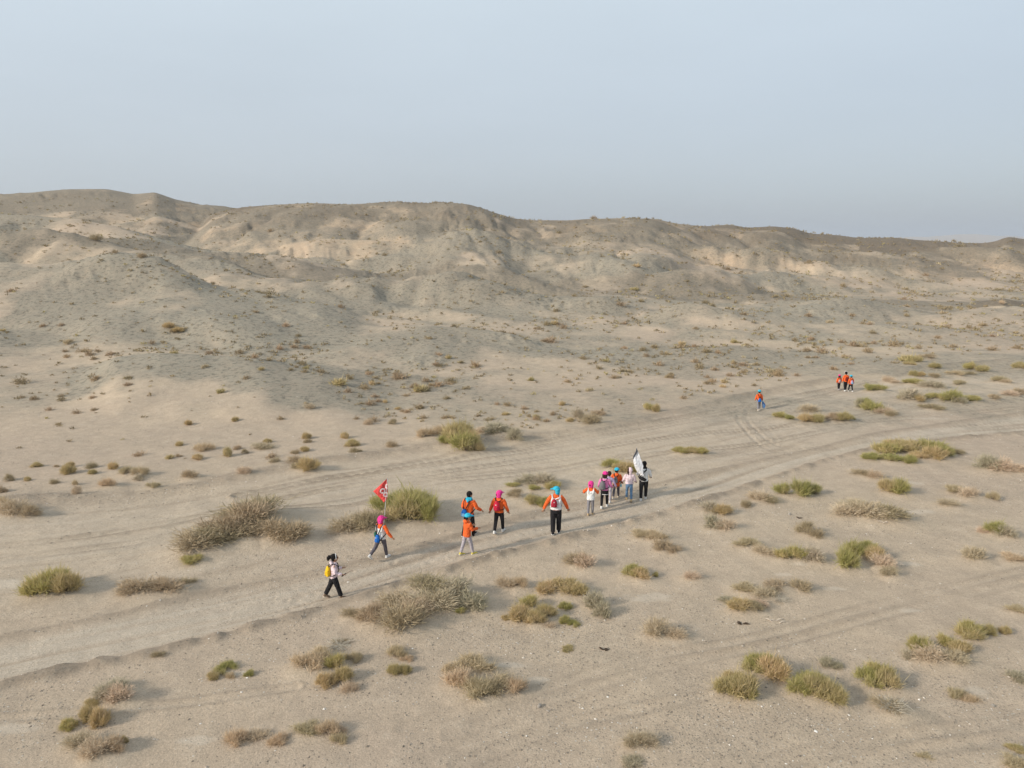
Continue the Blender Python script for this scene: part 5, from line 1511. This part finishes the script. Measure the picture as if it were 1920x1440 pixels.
# white flag with a dark band over the shoulder of the leading adult
YK = K['gy'] - .26
e = bpy.data.objects.new('white_flag', None); C.objects.link(e)
bot_ = plane_pt(1210.5, 898, YK); top_ = plane_pt(1193.8, 839.5, YK)
e.location = bot_
tag(e, 'white flag with a dark grey band drooping behind the leading adult', 'flag')
link('pole', pole_mesh(Vector((0, .02, 0)), top_ - bot_ + Vector((0, .02, 0)), .013), e, [CM('pole')])
link('cloth', cloth_grid([(1195.2, 843.5), (1198.8, 852), (1203, 864), (1206.5, 874), (1205.2, 880), (1206, 887), (1208, 893)], [(1194.6, 845.5), (1188, 859.5), (1187.6, 866), (1189.5, 874), (1193.5, 883), (1198.5, 889), (1206, 894)], YK, bot_, k=.8), e, [CM('flagwhite')])
link('dark_band', cloth_grid([(1193.9, 840), (1195.6, 845), (1193.6, 850.5), (1189.5, 857), (1187.2, 861)], [(1193.2, 841), (1192.0, 846), (1188.6, 853), (1187.0, 857), (1186.9, 860.5)], YK - .03, bot_, 4, 12, k=.3), e, [CM('flaggrey')])

# black sling bag at the hip of the leading adult
H = K['H']; T = K['T']
e, sh = carried(K, 'sling_bag', 'black sling bag at the left hip of the adult in the white jacket', 'bag', T((-.05, -.13, .03)))
s = Solid(); s.tube([T((-.105, -.115, .085)), T((-.05, -.135, .065)), T((.03, -.125, .045))], [.040 * H, .056 * H, .040 * H], 10, .8)
link('bag', shifted(s, sh).fused('bag', .012, .5, 1), e, [CM('black')])
s = Solid(); s.tube([T((-.10, -.105, .10)), T((-.03, -.098, .20)), T((.05, -.085, .285)), T((.062, -.01, .325)), T((.04, .085, .26)), T((-.09, .10, .12)), T((-.135, -.02, .08)), T((-.10, -.105, .08))], [.016 * H] * 8, 6, round_ends=False)
link('strap', shifted(s, sh).raw('strap'), e, [CM('black')])

# dark pouch at the left hip of the flag child
H = B['H']; T = B['T']
e, sh = carried(B, 'pouch', 'dark green pouch at the left hand of the child under the red flag', 'pouch', T((-.185, .01, -.03)))
s = Solid(); s.loft([(T((-.185, .01, -.03)), B['X'] * .022 * H, B['Y'] * .020 * H), (T((-.185, .01, .0)), B['X'] * .030 * H, B['Y'] * .028 * H), (T((-.185, .01, .06)), B['X'] * .030 * H, B['Y'] * .028 * H), (T((-.183, .01, .085)), B['X'] * .016 * H, B['Y'] * .016 * H)], 10)
link('bag', shifted(s, sh).raw('bag'), e, [CM('green')])
s = Solid(); s.tube([T((-.183, .01, .08)), T((-.165, .01, .13)), T((-.118, .0, .16))], [.007 * H] * 3, 6)
link('strap', shifted(s, sh).raw('strap'), e, [CM('black')])

# thin dark stick in the hand of the last child
H = A['H']
hand = A['arm'][1][2] + A['arm'][1][3] * .04 * H
e, sh = carried(A, 'stick', 'thin dark stick held out by the child with the yellow backpack', 'stick', hand - Vector((0, .05, .03)))
s = Solid(); s.tube([hand - Vector((0, .06, .04)), hand + Vector((0, .04, .02)), hand + Vector((.01, .22, .10))], [.012, .012, .006], 6)
link('shaft', shifted(s, sh).raw('shaft'), e, [CM('brown')])
s = Solid(); s.tube([hand - Vector((0, .06, .04)), hand + Vector((0, .05, .025))], [.018, .018], 8)
link('grip', shifted(s, sh).raw('grip'), e, [CM('black')])

# black camera carried at the waist of the child in pale trousers
H = Dd['H']; T = Dd['T']
e, sh = carried(Dd, 'camera_bag', 'black camera bag held at the waist by the child in pale grey trousers', 'bag', T((.03, .15, -.05)))
s = Solid(); s.loft([(T((.03, .15, -.05)), Dd['X'] * .035 * H, Dd['Y'] * .022 * H), (T((.03, .15, -.03)), Dd['X'] * .05 * H, Dd['Y'] * .032 * H), (T((.03, .15, .06)), Dd['X'] * .048 * H, Dd['Y'] * .030 * H), (T((.03, .15, .08)), Dd['X'] * .03 * H, Dd['Y'] * .016 * H)], 10)
link('bag', shifted(s, sh).raw('bag'), e, [CM('black')])
s = Solid(); s.tube([T((.07, .15, .07)), T((.06, .10, .22)), T((.03, .03, .32))], [.007 * H] * 3, 6)
link('strap', shifted(s, sh).raw('strap'), e, [CM('black')])

# teal bottle hanging at the side of the child in the long orange jacket
H = I['H']; T = I['T']
e, sh = carried(I, 'bottle', 'teal bottle on a dark sling beside the long orange jacket', 'bottle', T((.15, .0, -.115)))
s = Solid(); s.loft([(T((.15, 0, -.115)), I['X'] * .018 * H, I['Y'] * .018 * H), (T((.15, 0, -.10)), I['X'] * .024 * H, I['Y'] * .024 * H), (T((.15, 0, -.04)), I['X'] * .024 * H, I['Y'] * .024 * H), (T((.15, 0, -.015)), I['X'] * .012 * H, I['Y'] * .012 * H)], 10)
link('body', shifted(s, sh).raw('body'), e, [CM('cyan')])
s = Solid(); s.tube([T((.15, 0, -.02)), T((.145, 0, .02)), T((.135, .0, .06))], [.016 * H, .018 * H, .012 * H], 6)
link('sleeve', shifted(s, sh).raw('sleeve'), e, [CM('black')])

# blue bundle dangling from the right hand of the lone child
H = Ll['H']; T = Ll['T']
hand = Ll['arm'][1][2] + Ll['arm'][1][3] * .05 * H
e, sh = carried(Ll, 'blue_jacket', 'blue and white jacket dangling from the hand of the lone far child', 'jacket', hand - Vector((-.03, 0, .40 * H)))
s = Solid(); s.tube([hand, hand + Vector((.03, 0, -.12)) * H, hand + Vector((.075, 0, -.26)) * H, hand + Vector((.085, 0, -.40)) * H], [.03 * H, .048 * H, .036 * H, .014 * H], 10, .6)
link('body', shifted(s, sh).fused('body', .015, .6, 1), e, [CM('skyblue')])
for dx, c_ in ((.00, 'blue'), (.11, 'blue')):
    s = Solid(); s.tube([hand + Vector((dx * .4, -.02, -.08)) * H, hand + Vector((.02 + dx, -.02, -.20)) * H, hand + Vector((.03 + dx * .7, -.02, -.34)) * H], [.022 * H, .022 * H, .016 * H], 8, .7)
    link('sleeve', shifted(s, sh).raw('sleeve'), e, [CM(c_)])
# ------------------------------------------------------------------ stones, debris
def stones():
    rs = np.random.RandomState(9)
    X, Y, Sz = [], [], []
    n = 60000
    u = rs.uniform(-.82, .82, n); r = 10.5 + 34 * rs.uniform(0, 1, n) ** 1.25
    x, y = u * r, r
    z, A = ground(x, y, True)
    p = .045 + .9 * A['gravel'] + .55 * A['berm'] - .6 * A['sand'] - .2 * A['track']
    keep = rs.rand(n) < np.clip(p, .02, 1)
    x, y, z = x[keep], y[keep], z[keep]
    n = len(x)
    s = np.exp(rs.normal(-4.25, .42, n)) * (1 + .25 * sstep(14, 30, y)); s = np.minimum(s, .030)
    oct_ = np.array([[1, 0, 0], [0, 1, 0], [-1, 0, 0], [0, -1, 0], [0, 0, 1], [0, 0, -.6]], float)
    of = np.array([[0, 1, 4], [1, 2, 4], [2, 3, 4], [3, 0, 4], [1, 0, 5], [2, 1, 5], [3, 2, 5], [0, 3, 5]])
    V = oct_[None] * (1 + rs.uniform(-.4, .4, (n, 6, 1)))
    a = rs.uniform(0, 6.28, n); ca, sa = np.cos(a)[:, None], np.sin(a)[:, None]
    V = np.stack([V[..., 0] * ca - V[..., 1] * sa, V[..., 0] * sa + V[..., 1] * ca, V[..., 2] * .6], -1)
    V = V * (s[:, None, None] * rs.uniform(.7, 1.4, (n, 1, 3)))
    V[..., 0] += x[:, None]; V[..., 1] += y[:, None]; V[..., 2] += (z + s * .15)[:, None]
    F = (of[None] + np.arange(n)[:, None, None] * 6).reshape(-1, 3)
    me = mesh_np('gravel', V.reshape(-1, 3), F, False)
    fattr(me, 'tint', np.repeat(rs.rand(n), 6))
    m = bpy.data.materials.new('gravel_stones')
    t, nn, ll = nt(m)
    out = nn.new('ShaderNodeOutputMaterial'); bs = nn.new('ShaderNodeBsdfPrincipled'); bs.inputs['Roughness'].default_value = .9
    bs.inputs['Specular IOR Level'].default_value = .2
    at_ = nn.new('ShaderNodeAttribute'); at_.attribute_name = 'tint'
    cr = nn.new('ShaderNodeValToRGB')
    els = cr.color_ramp.elements
    els[0].position = 0; els[0].color = (.18, .155, .125, 1); els[1].position = 1; els[1].color = (.78, .74, .68, 1)
    for pos, c in ((.35, (.24, .20, .16, 1)), (.7, (.38, .32, .255, 1)), (.90, (.46, .40, .33, 1)), (.965, (.66, .61, .54, 1))):
        q = els.new(pos); q.color = c
    ll.new(at_.outputs['Fac'], cr.inputs[0]); ll.new(cr.outputs[0], bs.inputs['Base Color']); ll.new(bs.outputs[0], out.inputs[0])
    me.materials.append(m)
    tag(link('gravel', me), 'loose gravel and pebbles strewn over the sand', 'gravel', kind='stuff')


stones()


def lump(name, label, cat, px, py, w, h, col, seed, group=None, flat=.8):
    x, y = at(px, py)
    z = float(ground([x], [y])[0])
    k = depth(x, y, 0) / FPX
    rs = random.Random(seed)
    b = bmesh.new()
    bmesh.ops.create_icosphere(b, subdivisions=2, radius=1)
    for v in b.verts:
        q = 1 + .35 * float(pn(v.co.x * 1.3 + seed, v.co.y * 1.3 + v.co.z * 1.7, seed))
        v.co = v.co * q
        v.co.z = max(v.co.z, -.5)
    me = bpy.data.meshes.new(name); b.to_mesh(me); b.free()
    o = link(name, me, None, [col])
    o.scale = (w * k * .5, w * k * .5 * flat, h * k * .62)
    o.location = (x, y, z + h * k * .18)
    o.rotation_euler = (0, 0, rs.uniform(0, 3))
    tag(o, label, cat, group)
    return o


rockw = cloth_material('pale_stone', (.62, .56, .49), .9, .2)
rockd = cloth_material('dark_debris', (.07, .050, .036), .95, .4)
wood = cloth_material('bleached_wood', (.55, .48, .40), .9, .2)
lump('pale_stone', 'single pale stone lying alone in the centre foreground', 'stone', 1011, 1326, 10, 8, rockw, 3)
lump('pale_stone', 'small pale stone left above the spiky grey-brown ball', 'stone', 1480, 968, 6, 5, rockw, 4)
lump('pale_stone', 'small pale stone on the plain near the right edge below the straw wisp', 'stone', 1862, 1320, 8, 5, rockw, 5)


def debris(label, px, py, w, seed, mat, th=1.0):
    x, y = at(px, py)
    z = float(ground([x], [y])[0]); k = depth(x, y, 0) / FPX
    rs = random.Random(seed)
    e = bpy.data.objects.new('dark_debris', None); C.objects.link(e); e.location = (x, y, z)
    tag(e, label, 'debris')
    for i in range(4):
        s = Solid(); a = rs.uniform(-.5, .5) + (0 if i < 2 else 2.6)
        p0 = Vector((rs.uniform(-.4, .2), rs.uniform(-.2, .2), .02)) * w * k
        d = Vector((math.cos(a), math.sin(a), rs.uniform(.05, .4))) * w * k * .5
        s.tube([p0, p0 + d * .5 + Vector((0, 0, .05 * w * k)), p0 + d], [w * k * .09 * th, w * k * .11 * th, w * k * .03 * th], 7)
        link('piece', s.raw('piece'), e, [mat])


debris('dark brown dry clod with ragged ends, alone on the plain right of centre', 1396, 1170, 16, 1, rockd)
debris('black broken root lying right of the thin olive mat', 1132, 1220, 15, 2, rockd)
debris('little dark twig scrap above the longest pinkish straw mat', 1500, 974, 9, 3, rockd)
debris('pale dry stick lying beside the dark brown clod', 1455, 1165, 26, 5, wood, .3)
debris('bleached stick right of the longest pinkish straw mat', 1655, 986, 18, 6, wood, .35)

# ------------------------------------------------------------------ desert haze, thin enough to show only over kilometres
def build_haze():
    me = bpy.data.meshes.new('haze')
    b = bmesh.new()
    bmesh.ops.create_cube(b, size=1.0)
    b.to_mesh(me); b.free()
    o = link('haze', me)
    o.scale = (24000, 24000, 190)
    o.location = (0, 0, 190 / 2 - 5)
    tag(o, kind='stuff')
    m = bpy.data.materials.new('haze_air')
    t, nn, ll = nt(m)
    out = nn.new('ShaderNodeOutputMaterial'); v = nn.new('ShaderNodeVolumePrincipled')
    v.inputs['Color'].default_value = (.60, .68, .80, 1)
    v.inputs['Density'].default_value = 0.00017
    v.inputs['Anisotropy'].default_value = 0.2
    ll.new(v.outputs[0], out.inputs['Volume'])
    me.materials.append(m)
build_haze()
